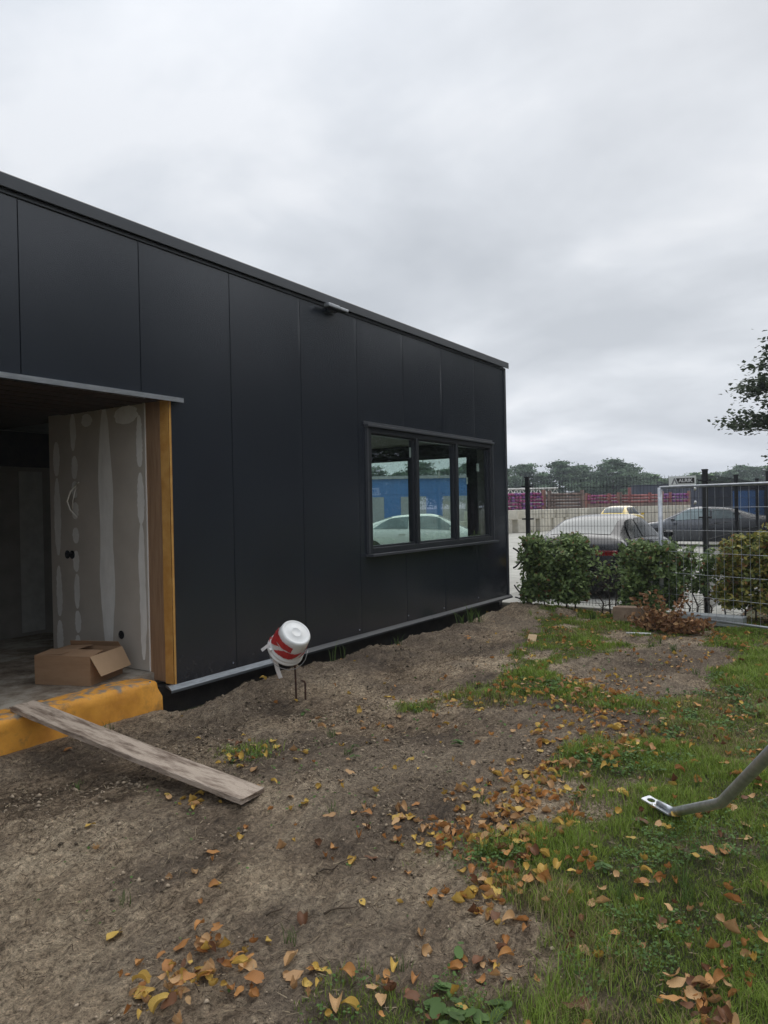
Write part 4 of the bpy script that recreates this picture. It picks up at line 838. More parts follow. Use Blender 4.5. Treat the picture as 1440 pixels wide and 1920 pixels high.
# ------------------------------------------------------------------ grass, weeds, debris
def blades(n, xr, yr, lod):
    x = nr.uniform(*xr, n); y = nr.uniform(*yr, n); g = grassy(x, y); dist = np.hypot(x, y); lat = x * rgt.x + y * rgt.y; dep = x * fwd.x + y * fwd.y
    ok = nr.random(n) < g ** 1.15 * lod(dist) * np.where((np.abs(lat) < dep * .62 + .3) & (dep > 1.6), 1, .12); return x[ok], y[ok]
bx_, by_ = blades(1500000, (1.4, 11.0), (-4.5, 4.4), lambda d: np.clip(5.2 / (d + .2), .25, 1) ** 1.5)
n = len(bx_); tuft = fbm(bx_ + 12, by_, 3.3, 3); t2 = fbm(bx_, by_ + 33, 11, 2); dist = np.hypot(bx_, by_)
h = (.018 + .055 * np.clip((tuft - .35) * 2.2, 0, 1)) * nr.uniform(.5, 1.3, n) * (.7 + .6 * t2); w = nr.uniform(.0010, .0019, n) * np.clip(dist / 3.5, 1, 2.8)
a = nr.uniform(0, 6.283, n); lean = nr.uniform(.1, .9, n) * h * 1.2; bz = height(bx_, by_) - .003
dx, dy = np.cos(a), np.sin(a); px_, py_ = -dy, dx; P0 = np.stack([bx_, by_, bz], 1); D = np.stack([dx, dy, 0 * dx], 1); S = np.stack([px_, py_, 0 * px_], 1) * w[:, None]
m1 = P0 + D * (lean * .3)[:, None] + np.array([0, 0, 1]) * (h * .6)[:, None]; tp_ = P0 + D * lean[:, None] + np.array([0, 0, 1]) * h[:, None]
V = np.stack([P0 - S, P0 + S, m1 + S * .8, m1 - S * .8, tp_], 1).reshape(-1, 3); k = np.arange(n)[:, None] * 5
F = np.concatenate([k + np.array([[0, 1, 2]]), k + np.array([[0, 2, 3]]), k + np.array([[3, 2, 4]])])
dryf = np.clip((fbm(bx_ + 50, by_ + 7, 1.1, 3) - .52) * 5 + np.clip((2.9 - dist), 0, 1) * .35, 0, .85); isdry = nr.random(n) < dryf * .55 + .05
green = np.array([.20, .29, .052]) * (nr.uniform(.55, 1.25, (n, 1))) * (.75 + .55 * tuft[:, None]) + np.array([.035, .02, 0]) * nr.random((n, 1)); dry = np.array([.38, .30, .16]) * nr.uniform(.5, 1.15, (n, 1))
C = np.where(isdry[:, None], dry, green)
tag(bigmesh('grass', V, F, 'grassblade', colors=np.repeat(C, 5, 0)), 'short green grass with dry patches on the right', 'grass', kind='stuff')
# long tufts
V_, F_, C_ = [], [], []; bi = 0
tufts = [(3.25, .68, 40, .13), (3.1, .62, 30, .12), (3.0, .85, 25, .10), (8.9, 4.55, 26, .3), (9.1, 4.5, 18, .24), (6.0, 4.7, 6, .24), (6.15, 4.68, 5, .18), (7.2, 4.66, 10, .16), (10.4, 4.4, 30, .22), (10.0, 3.2, 30, .16), (3.3, 4.72, 10, .10), (3.15, 4.74, 8, .08), (1.9, 2.62, 10, .06), (2.06, 1.86, 14, .07), (8.7, 4.6, 14, .2)]
for _ in range(120):
    x, y = nr.uniform(2, 9), nr.uniform(-2.5, 4)
    if nr.random() < .25 + .6 * float(grassy(np.array([x]), np.array([y]))[0]): tufts.append((x, y, int(nr.integers(8, 22)), nr.uniform(.05, .11)))
for (x, y, c, hh) in tufts:
    z = hz(x, y) if y < 4.79 else 0
    for i in range(c):
        a = nr.uniform(0, 6.28); l_ = hh * nr.uniform(.5, 1.2); w = nr.uniform(.0012, .0025) * max(1, x / 4); b_ = np.array([x + nr.normal() * .02, y + nr.normal() * .02, z]); d_ = np.array([math.cos(a), math.sin(a), 0]) * l_ * nr.uniform(.2, .8); s_ = np.array([-math.sin(a), math.cos(a), 0]) * w
        V_ += [b_ - s_, b_ + s_, b_ + d_ * .35 + [0, 0, l_ * .6] + s_ * .8, b_ + d_ * .35 + [0, 0, l_ * .6] - s_ * .8, b_ + d_ + [0, 0, l_ * .85]]; F_ += [(bi, bi + 1, bi + 2), (bi, bi + 2, bi + 3), (bi + 3, bi + 2, bi + 4)]; bi += 5; C_ += [np.array([.10, .16, .04]) * nr.uniform(.6, 1.2)] * 5
tag(bigmesh('grass_tufts', V_, F_, 'grassblade', colors=np.array(C_)), 'longer grass tufts on the lawn and along the plinth', 'grass', kind='stuff')
# clover and small weeds: round leaflets
n0 = 170000; x = nr.uniform(1.7, 8, n0); y = nr.uniform(-1.5, 3.6, n0); cl_ = fbm(x + 20, y + 90, 2.6, 3) * .6 + fbm(x, y + 60, 8, 2) * .4; g = grassy(x, y)
ok = nr.random(n0) < np.clip((cl_ - .52) * 9, 0, 1) * np.clip(g * 1.4 + .03, 0, 1) * np.clip(3.6 / np.hypot(x, y), .2, 1); x, y = x[ok], y[ok]; n = len(x)
P = np.stack([x, y, height(x, y) + nr.uniform(.006, .045, n)], 1); Nn = unit(nr.normal(size=(n, 3)) * .35 + np.array([0, 0, 1.])); a = unit(np.cross(Nn, nr.normal(size=(n, 3)))); b_ = np.cross(Nn, a); s = nr.uniform(.003, .0075, n)[:, None] * np.clip(np.hypot(x, y) / 3, 1, 2)[:, None]
V = np.stack([P + (a * math.cos(t_) + b_ * math.sin(t_)) * s for t_ in np.linspace(0, 2 * math.pi, 7)[:-1]], 1).reshape(-1, 3); F = np.arange(n * 6).reshape(n, 6)
tag(bigmesh('weeds', V, F, 'grassblade', colors=np.repeat(np.array([.10, .18, .045]) * nr.uniform(.6, 1.2, (n, 1)), 6, 0)), 'low clover and small round leaved weeds', 'weeds', kind='stuff')
# broad weed leaves at the bottom
V_, F_, C_ = [], [], []; bi = 0
for (x, y, c, s) in [(2.03, 1.17, 9, .035), (1.98, 1.10, 8, .032), (2.15, 1.0, 7, .034), (2.1, 1.22, 6, .03), (2.33, 1.27, 4, .028), (2.05, 1.05, 6, .034), (4.4, 3.75, 8, .03), (3.9, 2.9, 8, .022), (3.72, 2.75, 8, .02), (4.35, 2.35, 7, .03), (5.6, 2.1, 8, .03), (3.2, 1.0, 8, .025)]:
    for i in range(c):
        a = nr.uniform(0, 6.28); r_ = nr.uniform(0, s * 1.6); cx, cy = x + math.cos(a) * r_, y + math.sin(a) * r_; cz = hz(cx, cy) + nr.uniform(.01, .04); nn = unit(np.array([math.cos(a) * .4, math.sin(a) * .4, 1.])); t1 = unit(np.array([math.cos(a), math.sin(a), -.3])); t2_ = np.cross(nn, t1); ss = s * nr.uniform(.5, .9)
        ring = [np.array([cx, cy, cz]) + t1 * ss * math.cos(q) * 1.1 + t2_ * ss * .7 * math.sin(q) for q in np.linspace(0, 6.283, 9)[:-1]]; V_ += [np.array([cx, cy, cz - ss * .15])] + ring; F_ += [(bi, bi + 1 + q, bi + 1 + (q + 1) % 8) for q in range(8)]; bi += 9; C_ += [np.array([.10, .17, .05]) * nr.uniform(.6, 1.2)] * 9
tag(bigmesh('broad_weeds', V_, F_, 'grassblade', colors=np.array(C_), smooth=True), 'broad leaved weeds at the bottom middle', 'weeds', kind='stuff')
# clods, pebbles, straw on the soil
n0 = 26000; x = np.concatenate([nr.uniform(1.3, 5, n0), nr.uniform(3, 10.8, n0 // 2)]); y = np.concatenate([nr.uniform(-.2, 4.3, n0), nr.uniform(1, 4.75, n0 // 2)]); g = grassy(x, y)
cl_ = fbm(x + 7, y + 14, 4, 3); ok = nr.random(len(x)) < np.clip((cl_ - .46) * 4, .05, 1) * (1 - .8 * g); x, y = x[ok], y[ok]; n = len(x)
s = (nr.exponential(.0024, n) + .0016) * np.clip(np.hypot(x, y) / 3, 1, 2); s = np.clip(s, 0, .018); c = np.stack([x, y, height(x, y) + s * .1], 1)
oc = np.array([(1, 0, 0), (0, 1, 0), (-1, 0, 0), (0, -1, 0), (0, 0, .75), (.1, .1, -.6)]); V = (c[:, None, :] + oc[None] * s[:, None, None] * nr.uniform(.6, 1.4, (n, 6, 1))).reshape(-1, 3); k = np.arange(n)[:, None] * 6
F = np.concatenate([k + np.array([q]) for q in [(0, 1, 4), (1, 2, 4), (2, 3, 4), (3, 0, 4), (1, 0, 5), (2, 1, 5), (3, 2, 5), (0, 3, 5)]])
tag(bigmesh('soil_clods', V, F, 'debris', colors=np.repeat(np.array([.25, .20, .145]) * nr.uniform(.25, 1.7, (n, 1)), 6, 0), smooth=True), 'small clods and pebbles on the bare soil', 'soil clods', kind='stuff')
n = 20000; x = nr.uniform(1.3, 8, n); y = nr.uniform(0, 4.7, n); cl_ = fbm(x + 3, y + 77, 2.5, 3); ok = (cl_ > .42) & (nr.random(n) < .9); x, y = x[ok], y[ok]; n = len(x)
a = nr.uniform(0, 6.28, n); l_ = nr.uniform(.008, .045, n); w = nr.uniform(.0007, .0017, n) * np.clip(np.hypot(x, y) / 3, 1, 2); x2, y2 = x + np.cos(a) * l_, y + np.sin(a) * l_
q0 = np.stack([x, y, height(x, y) + .004], 1); q1 = np.stack([x2, y2, height(x2, y2) + .004 + nr.uniform(0, .012, n)], 1); S = np.stack([-np.sin(a), np.cos(a), 0 * a], 1) * w[:, None]; Z_ = np.array([0, 0, .0012])
V = np.stack([q0 - S, q0 + S, q1 + S * .5, q1 - S * .5, q0 + Z_ * 2, q1 + Z_], 1).reshape(-1, 3); k = np.arange(n)[:, None] * 6; F = np.concatenate([k + np.array([q]) for q in [(0, 4, 5, 3), (4, 1, 2, 5)]])
colr = np.where(nr.random((n, 1)) < .5, np.array([[.34, .27, .18]]), np.array([[.07, .05, .035]])) * nr.uniform(.6, 1.2, (n, 1))
tag(bigmesh('dry_straw', V, F, 'debris', colors=np.repeat(colr, 6, 0)), 'bits of dry straw, root and twig on the soil', 'straw', kind='stuff')

# ------------------------------------------------------------------ cars
def car(name, label, loc, rz, paint, st, L, wheels, glz, rearlens=True, group='parked cars'):
    """st: stations x, zbot, zbelt, ztop, wbody, wbelt, wroof (half widths); x=0 rear, x=L front"""
    S_ = np.array(st, float); xs_ = np.linspace(0, L, 61)
    def pch(col): # monotone-ish smooth interpolation
        x_, y_ = S_[:, 0], S_[:, col]; m_ = np.gradient(y_, x_); d_ = np.diff(y_) / np.diff(x_)
        for i in range(len(d_)):
            if abs(d_[i]) < 1e-6: m_[i] = m_[i + 1] = 0
        i = np.clip(np.searchsorted(x_, xs_, 'right') - 1, 0, len(x_) - 2); h_ = x_[i + 1] - x_[i]; t = (xs_ - x_[i]) / h_
        return (2 * t ** 3 - 3 * t ** 2 + 1) * y_[i] + (t ** 3 - 2 * t ** 2 + t) * h_ * m_[i] + (-2 * t ** 3 + 3 * t ** 2) * y_[i + 1] + (t ** 3 - t ** 2) * h_ * m_[i + 1]
    zb, zl, zt, wb, wl, wr = [pch(c) for c in range(1, 7)]
    root = empty(name, label, 'car', loc, group, rz)
    def sec(i):
        x = xs_[i]; mid = zb[i] + (zl[i] - zb[i]) * .55; 
        return [(x, wb[i] * .88, zb[i]), (x, wb[i] * .98, zb[i] + .08), (x, wb[i], mid), (x, wb[i] * .99, zl[i] - .10), (x, wl[i], zl[i]), (x, wl[i] * .35 + wr[i] * .65, zl[i] + (zt[i] - zl[i]) * .62), (x, wr[i], zt[i] - (zt[i] - zl[i]) * .10 - .008), (x, wr[i] * .75, zt[i] - .012), (x, wr[i] * .38, zt[i] - .002), (x, 0, zt[i])]
    m_ = 10; vs = []; 
    for i in range(61):
        s = sec(i); vs += [(x - L / 2, -y, z) for x, y, z in s] + [(x - L / 2, y, z) for x, y, z in s[-2::-1]]
    q = 2 * m_ - 1; fs = [(i * q + j, i * q + j + 1, (i + 1) * q + j + 1, (i + 1) * q + j) for i in range(60) for j in range(q - 1)] + [(i * q, (i + 1) * q, (i + 1) * q + q - 1, i * q + q - 1) for i in range(60)]
    mb = MB(); mb.add(vs, [f[::-1] for f in fs] + [tuple(range(q)), tuple(60 * q + k for k in range(q - 1, -1, -1))], True); mb.obj('body', paint, root)
    # glazing: strips of the upper surface lifted 5 mm
    def pt(x, v, side):
        f = np.interp(x, xs_, range(61)); i = int(min(f, 59)); t = f - i; a = np.array(sec(i)[int(min(v, 8))]) * (1 - t) + np.array(sec(i + 1)[int(min(v, 8))]) * t; b_ = np.array(sec(i)[int(min(v, 8)) + 1]) * (1 - t) + np.array(sec(i + 1)[int(min(v, 8)) + 1]) * t
        u_ = v - int(min(v, 8)); p = a * (1 - u_) + b_ * u_; return np.array([p[0] - L / 2, -p[1] * side, p[2]])
    def patch(nm, corners, side, mt='carglass', off=.012, both=False):
        """corners: list of (x_bottom, x_top) with v range"""
        (xa0, xa1, xb0, xb1, v0, v1) = corners; nu, nv = 40, 6; vs = []
        for i in range(nu + 1):
            u_ = i / nu
            for j in range(nv + 1):
                w_ = j / nv; x = (xa0 * (1 - u_) + xb0 * u_) * (1 - w_) + (xa1 * (1 - u_) + xb1 * u_) * w_; v = v0 + (v1 - v0) * w_; p = pt(x, v, side); e1 = pt(x + .03, v, side) - pt(x - .03, v, side); e2 = pt(x, min(v + .1, 9), side) - pt(x, v - .1, side); nn = np.cross(e1, e2); nn /= np.linalg.norm(nn) + 1e-9
                if nn[2] < 0 or (abs(nn[2]) < .3 and nn[1] * -side < 0): nn = -nn
                vs.append(tuple(p + nn * off))
        mb = MB(); fs = [(i * (nv + 1) + j, (i + 1) * (nv + 1) + j, (i + 1) * (nv + 1) + j + 1, i * (nv + 1) + j + 1) for i in range(nu) for j in range(nv)]; mb.add(vs, fs, True); return mb.obj(nm, mt, root)
    def cross(nm, x0, x1, inset, mt='carglass', off=.006):
        nu, nv = 8, 12; vs = []
        for i in range(nu + 1):
            x = x0 + (x1 - x0) * i / nu
            for j in range(nv + 1):
                s = j / nv * 2 - 1; side = 1 if s < 0 else -1; v = 9 - abs(s) * inset; p = pt(x, v, side); e1 = pt(x + .04, v, side) - pt(x - .04, v, side); nn = np.array([-e1[2], 0, e1[0]]); nn /= np.linalg.norm(nn) + 1e-9
                if nn[2] < 0: nn = -nn
                vs.append(tuple(p + nn * off))
        mb = MB(); mb.add(vs, [(i * (nv + 1) + j, (i + 1) * (nv + 1) + j, (i + 1) * (nv + 1) + j + 1, i * (nv + 1) + j + 1) for i in range(nu) for j in range(nv)], True); return mb.obj(nm, mt, root)
    for side in (1, -1):
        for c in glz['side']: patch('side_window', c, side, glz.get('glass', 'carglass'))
        patch('door_seam', (glz['seam'], glz['seam'], glz['seam'] + .012, glz['seam'] + .012, 1.2, 4.0), side, 'black', .003)
    cross('rear_window', *glz['rear'], 'rearglass'); cross('windscreen', *glz['front'])
    W = S_[:, 4].max()
    for x in wheels:
        for s in (-1, 1):
            c = Matrix.Translation((x - L / 2, s * (W - .11), .33)) @ Matrix.Rotation(R(-90) * s, 4, 'X')
            MB().lathe([(.001, .08), (.375, .08), (.375, .114), (.37, .117), (.001, .117)], 28, c).obj('wheel_arch', 'black', root)
            ty = MB().lathe([(.22, .10), (.315, .105), (.33, .125), (.33, .14), (.31, .148), (.235, .150), (.23, .14)], 28, c).obj('wheel', 'tyre', root)
            mb = MB(); mb.lathe([(.001, .132), (.05, .14), (.06, .132), (.21, .128), (.232, .146)], 20, c); mb.obj('rim', 'rim', ty)
            mb = MB()
            for k in range(5): mb.box(-.022, .04, .132, .022, .215, .147, c @ Matrix.Rotation(k * 2 * math.pi / 5, 4, 'Z'))
            mb.obj('spoke', 'rim', ty)
    for s in (-1, 1):
        mb = MB(); mb.box(glz['mirror'] - L / 2 - .08, s * (W + .02), glz['mz'], glz['mirror'] - L / 2 + .06, s * (W + .19), glz['mz'] + .12); mb.obj('mirror', paint, root, .03)
        zz_ = np.interp(.1, xs_, zl) - .12; wv = np.interp(.05, xs_, wb)
        mb = MB(); mb.box(-L / 2 - .02, s * wv * .55, zz_ - .07, -L / 2 + .16, s * (wv * .99), zz_ + .02); mb.obj('tail_light', 'redlens', root, .015)
        zf_ = np.interp(L - .1, xs_, zl) - .10; wf_ = np.interp(L - .08, xs_, wb); mb = MB(); mb.box(L / 2 - .22, s * wf_ * .6, zf_ - .06, L / 2 + .012, s * (wf_ + .006), zf_ + .05); mb.obj('headlight', 'clearlens', root, .015)
        MB().box(glz['seam'] - L / 2 - .30, s * (W - .008), .86, glz['seam'] - L / 2 - .12, s * (W + .03), .89).obj('door_handle', paint, root, .005)
    box('rear_bumper', 'black', (-L / 2 - .03, -W * .85, .25), (-L / 2 + .1, W * .85, .42), root, .02); box('licence_plate', 'plate', (-L / 2 - .035, -.26, .55), (-L / 2 - .02, .26, .66), root)
    return root
coupe = [(0, .32, .86, .90, .80, .74, .60), (.12, .24, .96, 1.00, .86, .78, .62), (.55, .20, .98, 1.12, .89, .80, .62), (1.25, .20, .97, 1.36, .90, .81, .57), (1.9, .18, .96, 1.42, .90, .81, .57), (2.6, .18, .94, 1.40, .90, .80, .57), (3.05, .18, .93, 1.24, .90, .79, .62), (3.5, .18, .92, .98, .90, .78, .70), (4.0, .20, .86, .90, .89, .76, .66), (4.4, .25, .72, .76, .82, .70, .6), (4.5, .32, .60, .62, .74, .64, .55)]
cg = dict(side=[(.95, 1.35, 1.75, 1.80, 4.15, 5.85), (1.82, 1.88, 3.2, 2.72, 4.15, 5.85)], seam=1.85, rear=(.50, 1.25, 2.6), front=(2.68, 3.42, 2.6), mirror=3.0, mz=.95)
car('parked_car', 'black car with bright rear window parked just behind the mesh fence', (14.55, 4.33, -.0), 0, 'paintblack', coupe, 4.5, (.85, 3.65), cg)
sedan = [(0, .32, .90, .95, .82, .76, .60), (.15, .22, 1.00, 1.04, .90, .80, .60), (.7, .20, 1.0, 1.14, .92, .82, .60), (1.5, .18, .98, 1.38, .92, .82, .58), (2.2, .18, .96, 1.44, .92, .82, .58), (2.8, .18, .94, 1.42, .92, .82, .58), (3.4, .18, .92, 1.16, .92, .80, .64), (3.8, .18, .90, .96, .92, .79, .70), (4.3, .20, .82, .86, .90, .77, .66), (4.6, .25, .70, .73, .82, .70, .58), (4.7, .32, .58, .60, .74, .62, .5)]
sg_ = dict(glass='carglasslit', side=[(.95, 1.45, 2.0, 2.02, 4.15, 5.85), (2.07, 2.09, 3.45, 2.95, 4.15, 5.85)], seam=2.04, rear=(.45, 1.5, 2.6), front=(2.9, 3.72, 2.6), mirror=3.3, mz=.93)
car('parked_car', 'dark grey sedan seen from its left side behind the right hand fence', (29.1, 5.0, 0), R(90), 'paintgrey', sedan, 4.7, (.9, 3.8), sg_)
hatch = [(0, .32, .92, .98, .80, .74, .62), (.1, .24, .98, 1.06, .86, .78, .62), (.4, .20, .98, 1.30, .88, .79, .60), (.9, .18, .97, 1.44, .88, .79, .58), (1.8, .18, .96, 1.48, .88, .79, .58), (2.5, .18, .94, 1.44, .88, .79, .58), (3.0, .18, .93, 1.16, .88, .78, .64), (3.35, .18, .90, .98, .88, .77, .68), (3.8, .22, .82, .86, .85, .74, .64), (4.1, .32, .62, .65, .74, .64, .54)]
hg = dict(side=[(.7, .85, 1.6, 1.62, 4.15, 5.85), (1.67, 1.69, 3.05, 2.6, 4.15, 5.85)], seam=1.64, rear=(.15, .8, 2.6), front=(2.6, 3.3, 2.6), mirror=2.9, mz=.93)
car('parked_car', 'bright yellow hatchback far across the concrete yard', (43.6, 12.1, 0), 0, 'paintyellow', hatch, 4.1, (.7, 3.3), hg)
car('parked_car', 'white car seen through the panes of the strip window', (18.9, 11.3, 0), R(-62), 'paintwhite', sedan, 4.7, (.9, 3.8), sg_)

# ------------------------------------------------------------------ yard: block wall, stacks, halls
bwl = empty('block_wall', 'low grey retaining wall of large concrete blocks across the yard', 'wall', (40, 16, 0))
# front run: from left (near) going right and back
def yard_pt(px, dep): v = fwd * dep + rgt * ((px - 720) / 1350 * dep); return Vector((v.x, v.y, 0))
path = [yard_pt(860, 40), yard_pt(1000, 44), yard_pt(1090, 50), yard_pt(1180, 60), yard_pt(1330, 68), yard_pt(1470, 70)]
bm_ = MB(); bm_.box(-.803, -.4, 0, .803, .4, .795); b0_ = bm_.obj('concrete_block', 'block', bwl, .03); first = True
for row, zr in ((0, 0), (1, .8)):
    for a, b_ in zip(path[:-1], path[1:]):
        L_ = (b_ - a).length; dv_ = (b_ - a).normalized(); k = int(L_ / 1.62); ang = math.atan2(dv_.y, dv_.x)
        for i in range(k):
            p = a + dv_ * ((i + .5 + (.25 if row else 0)) * L_ / k) - bwl.location
            o_ = b0_ if first else b0_.copy()
            if not first: COL.objects.link(o_); o_.parent = bwl
            first = False; o_.location = (p.x, p.y, zr if row == 0 else .8); o_.rotation_euler = (0, 0, ang + rnd.uniform(-.01, .01)); o_.scale = (1, 1, 1 if row == 0 else .68)
def pole_stack(label, px0, px1, dep, z0, rows, mt, r_=.08, ends=False, mt2=None, cat='pipe stack'):
    a, b_ = yard_pt(px0, dep), yard_pt(px1, dep); root = empty('pipe_stack', label, cat, a, 'pipe stacks behind the block wall'); d_ = b_ - a; L_ = d_.length; dv_ = d_.normalized(); nv = Vector((-dv_.y, dv_.x, 0))
    for rw in range(rows):
        z = z0 + rw * r_ * 2.3; mb = MB()
        if ends:
            n = int(L_ / (r_ * 2.4)); 
            for i in range(n): c = dv_ * ((i + .5) * L_ / n + rnd.uniform(-.02, .02)) + Vector((0, 0, z + rnd.uniform(-.02, .02))); mb.cur = rnd.random() < .35; mb.cur = int(mb.cur); mb.tube([c - nv * .2 * rnd.random(), c + nv * 2.5], r_, 7)
            mb.obj('pipe_layer', [mt, mt2 or mt], root)
        else:
            for q in range(4): c = nv * q * r_ * 2.2 + Vector((0, 0, z)); mb.tube([c + dv_ * rnd.uniform(-.15, .15), c + dv_ * (L_ + rnd.uniform(-.15, .15))], r_, 7)
            mb.obj('pipe_layer', [mt], root)
    for s_ in (0, L_):
        c = dv_ * s_; MB().box(c.x - .12, c.y - .12, 0, c.x + .12, c.y + .12, z0 + rows * r_ * 2.3 + .05).obj('stanchion', 'brownsteel' if not ends else 'orangesteel', root)
    mb = MB(); mb.box(0, -.2, 0, L_, 1.6, z0 - r_, Matrix.Rotation(math.atan2(dv_.y, dv_.x), 4, 'Z')); mb.obj('bearer', 'brownsteel', root)
pole_stack('stack of magenta pipe ends next to the building corner', 925, 1020, 56, 1.15, 6, 'magenta', .115, True, 'purple')
pole_stack('stack of long brown steel pipes right of the magenta pipes', 1031, 1092, 56, 1.15, 6, 'brownsteel', .11)
pole_stack('low stack of purple and rusty pipes behind the yellow car', 1100, 1160, 66, 1.75, 3, 'magenta', .12, True, 'redsteel')
pole_stack('row of red steel pipes right of the yellow car', 1164, 1240, 66, 1.75, 3, 'redsteel', .12)
pole_stack('purple pipes between the temporary fence and the sign', 1242, 1292, 66, 1.75, 3, 'purple', .12, True, 'magenta')
pole_stack('dark steel pipes stacked behind the grey sedan', 1296, 1420, 68, 1.75, 4, 'brownsteel', .10)
# pale lattice beam
a, b_ = yard_pt(900, 60), yard_pt(1047, 60); tb = empty('lattice_beam', 'pale steel lattice boom lying above the magenta pipes', 'steel truss', a); dv_ = (b_ - a).normalized(); L_ = (b_ - a).length; mb = MB()
for z in (2.55, 2.98): mb.tube([Vector((0, 0, z)), dv_ * L_ + Vector((0, 0, z))], .075, 5)
mb.obj('chord', 'whitesteel', tb); mb = MB(); n = 14
for i in range(n): s0, s1 = L_ * i / n, L_ * (i + .5) / n; s2 = L_ * (i + 1) / n; mb.tube([dv_ * s0 + Vector((0, 0, 2.55)), dv_ * s1 + Vector((0, 0, 2.98)), dv_ * s2 + Vector((0, 0, 2.55))], .05, 4)
mb.obj('bracing', 'whitesteel', tb); mb = MB()
for s_ in (.05, .5, .95): c = dv_ * L_ * s_; mb.box(c.x - .1, c.y - .1, 0, c.x + .1, c.y + .1, 2.5)
mb.obj('trestle', 'brownsteel', tb)
a, b_ = yard_pt(830, 74), yard_pt(1480, 82); hd_ = empty('hoarding', 'long low grey hoarding along the far side of the yard', 'fence', a); d_ = b_ - a; L_ = d_.length; mt4 = Matrix.Rotation(math.atan2(d_.y, d_.x), 4, 'Z')
npn = 18
for i in range(npn): MB().box(L_ * i / npn + .02, 0, 0, L_ * (i + 1) / npn - .02, .08, 2.25 + .04 * (i % 3), mt4).obj('panel', 'hoarding', hd_)
for i in range(5):
    p = yard_pt(1105 + i * 38, 66); st_ = MB().box(-.12, -.12, 0, .12, .12, 2.55 + .5 * (i == 2)).obj('steel_post', 'redsteel'); st_.location = p; tag(st_, ['rusty steel post left of the yellow car roof', 'rusty steel post above the yellow car', 'tall rusty steel post right of the yellow car', 'rusty steel post before the temporary fence', 'rusty steel post below the sign'][i], 'post', 'rusty steel posts in the pipe yard')
# containers
def container(label, px, dep, w_, h_, mt, rz, door=None):
    p = yard_pt(px, dep); root = empty('container', label, 'container', p, None, rz); mb = MB(); n = int(w_ / .28); 
    for i in range(n): mb.box(i * w_ / n, 0 if i % 2 else .04, .1, (i + 1) * w_ / n, 2.4, h_)
    mb.obj('container_shell', mt, root); box('container_roof', mt, (-.05, -.05, h_), (w_ + .05, 2.45, h_ + .12), root)
    if door: box('door', door, (w_ * .3, -.05, .2), (w_ * .3 + 1.0, -.004, h_ - .3), root); box('door', door, (w_ * .3 + 1.06, -.05, .2), (w_ * .3 + 2.06, -.004, h_ - .3), root)
container('dark blue container with blue doors behind the grey sedan', 1325, 48, 5.8, 2.6, 'navy', R(-56), 'blueclad')
container('dark container roof standing above the pipes left of the sign', 1196, 88, 7.5, 3.7, 'navy', R(-56))
# blue hall seen through the window
hl = empty('blue_hall', 'long blue clad hall seen through the strip window', 'building', yard_pt(560, 84), None, R(-52)); 
mb = MB(); mb.box(0, 0, 0, 22, 14, 3.2); mb.obj('lower_wall', 'blueclad', hl); mb = MB(); mb.box(-.05, -.05, 3.2, 22.05, 14, 5.0); mb.obj('upper_wall', 'blueclad', hl); mb = MB(); mb.box(-.3, -.4, 5.0, 22.3, 14.3, 5.35); mb.obj('roof', 'greyclad', hl)
for i in range(4): box('roller_door', 'greyclad', (2 + i * 5, -.08, 0), (5 + i * 5, -.004, 2.9), hl)
# ------------------------------------------------------------------ trees
def far_tree_mesh(seed, w_, h_, z0, nclump, nleaf, col, kind='pine'):
    r = np.random.default_rng(seed); cz = r.random(nclump) ** (.8 if kind == 'pine' else .9); 
    rad = (np.sin(np.pi * np.clip(cz * .66 + .29, 0, 1)) ** .75 if kind == 'pine' else (1.02 - cz) ** .75) * w_ / 2; a = r.uniform(0, 6.28, nclump); rr = rad * r.uniform(.15, 1.18, nclump)
    C = np.stack([np.cos(a) * rr, np.sin(a) * rr, z0 + cz * (h_ - z0)], 1); s = r.uniform(.18, .62, nclump) * w_ / 6.5
    k = np.repeat(np.arange(nclump), nleaf); P = C[k] + r.normal(size=(len(k), 3)) * s[k][:, None] * np.array([1, 1, .34]); Nn = unit(r.normal(size=(len(k), 3)) + np.array([0, 0, .8]))
    tone = r.uniform(.5, 1.9, nclump)[k][:, None] * r.uniform(.8, 1.2, (len(k), 1)); return leaf_quads(P, Nn, r.uniform(.22, .42, len(k)), np.array(col) * tone, .3, .7, r)
protos = []
for s in range(4):
    V, F, C = far_tree_mesh(100 + s, 6.6, 8.6, .8, 150, 55, (.11, .16, .10)); protos.append(('pine', V, F, C))
for s in range(3):
    V, F, C = far_tree_mesh(200 + s, 4.6, 8.6, .5, 110, 55, (.12, .18, .085), 'fir'); protos.append(('fir', V, F, C))
PM = []
for (kd, V, F, C) in protos:
    o_ = bigmesh('crown', V, F, 'foliage', None, C); PM.append(o_.data); bpy.data.objects.remove(o_)
mb = MB(); mb.tube([(0, 0, -.2), (.05, 0, 3), (-.05, .05, 7.8)], [.2, .15, .04], 6)
for k in range(9): a = k * 2.4; mb.tube([(0, 0, 2.4 + k * .6), (math.cos(a) * 1.8, math.sin(a) * 1.8, 2.9 + k * .62)], [.06, .02], 4)
to_ = mb.obj('trunk', 'bark'); TM = to_.data; bpy.data.objects.remove(to_)
def far_tree(px, dep, top, wid, pi, name, label, group):
    """top: height in metres"""
    p = yard_pt(px, dep); root = empty(name, label, 'tree', p, group, rnd.uniform(0, 6.28)); c = link('crown', PM[pi], root); t = link('trunk', TM, root); sz = top / 8.9
    c.scale = (wid / 6.6 if pi < 4 else wid / 4.2, wid / 6.6 if pi < 4 else wid / 4.2, sz); t.scale = (1, 1, sz)
PG = 'pine trees behind the pipe yard'
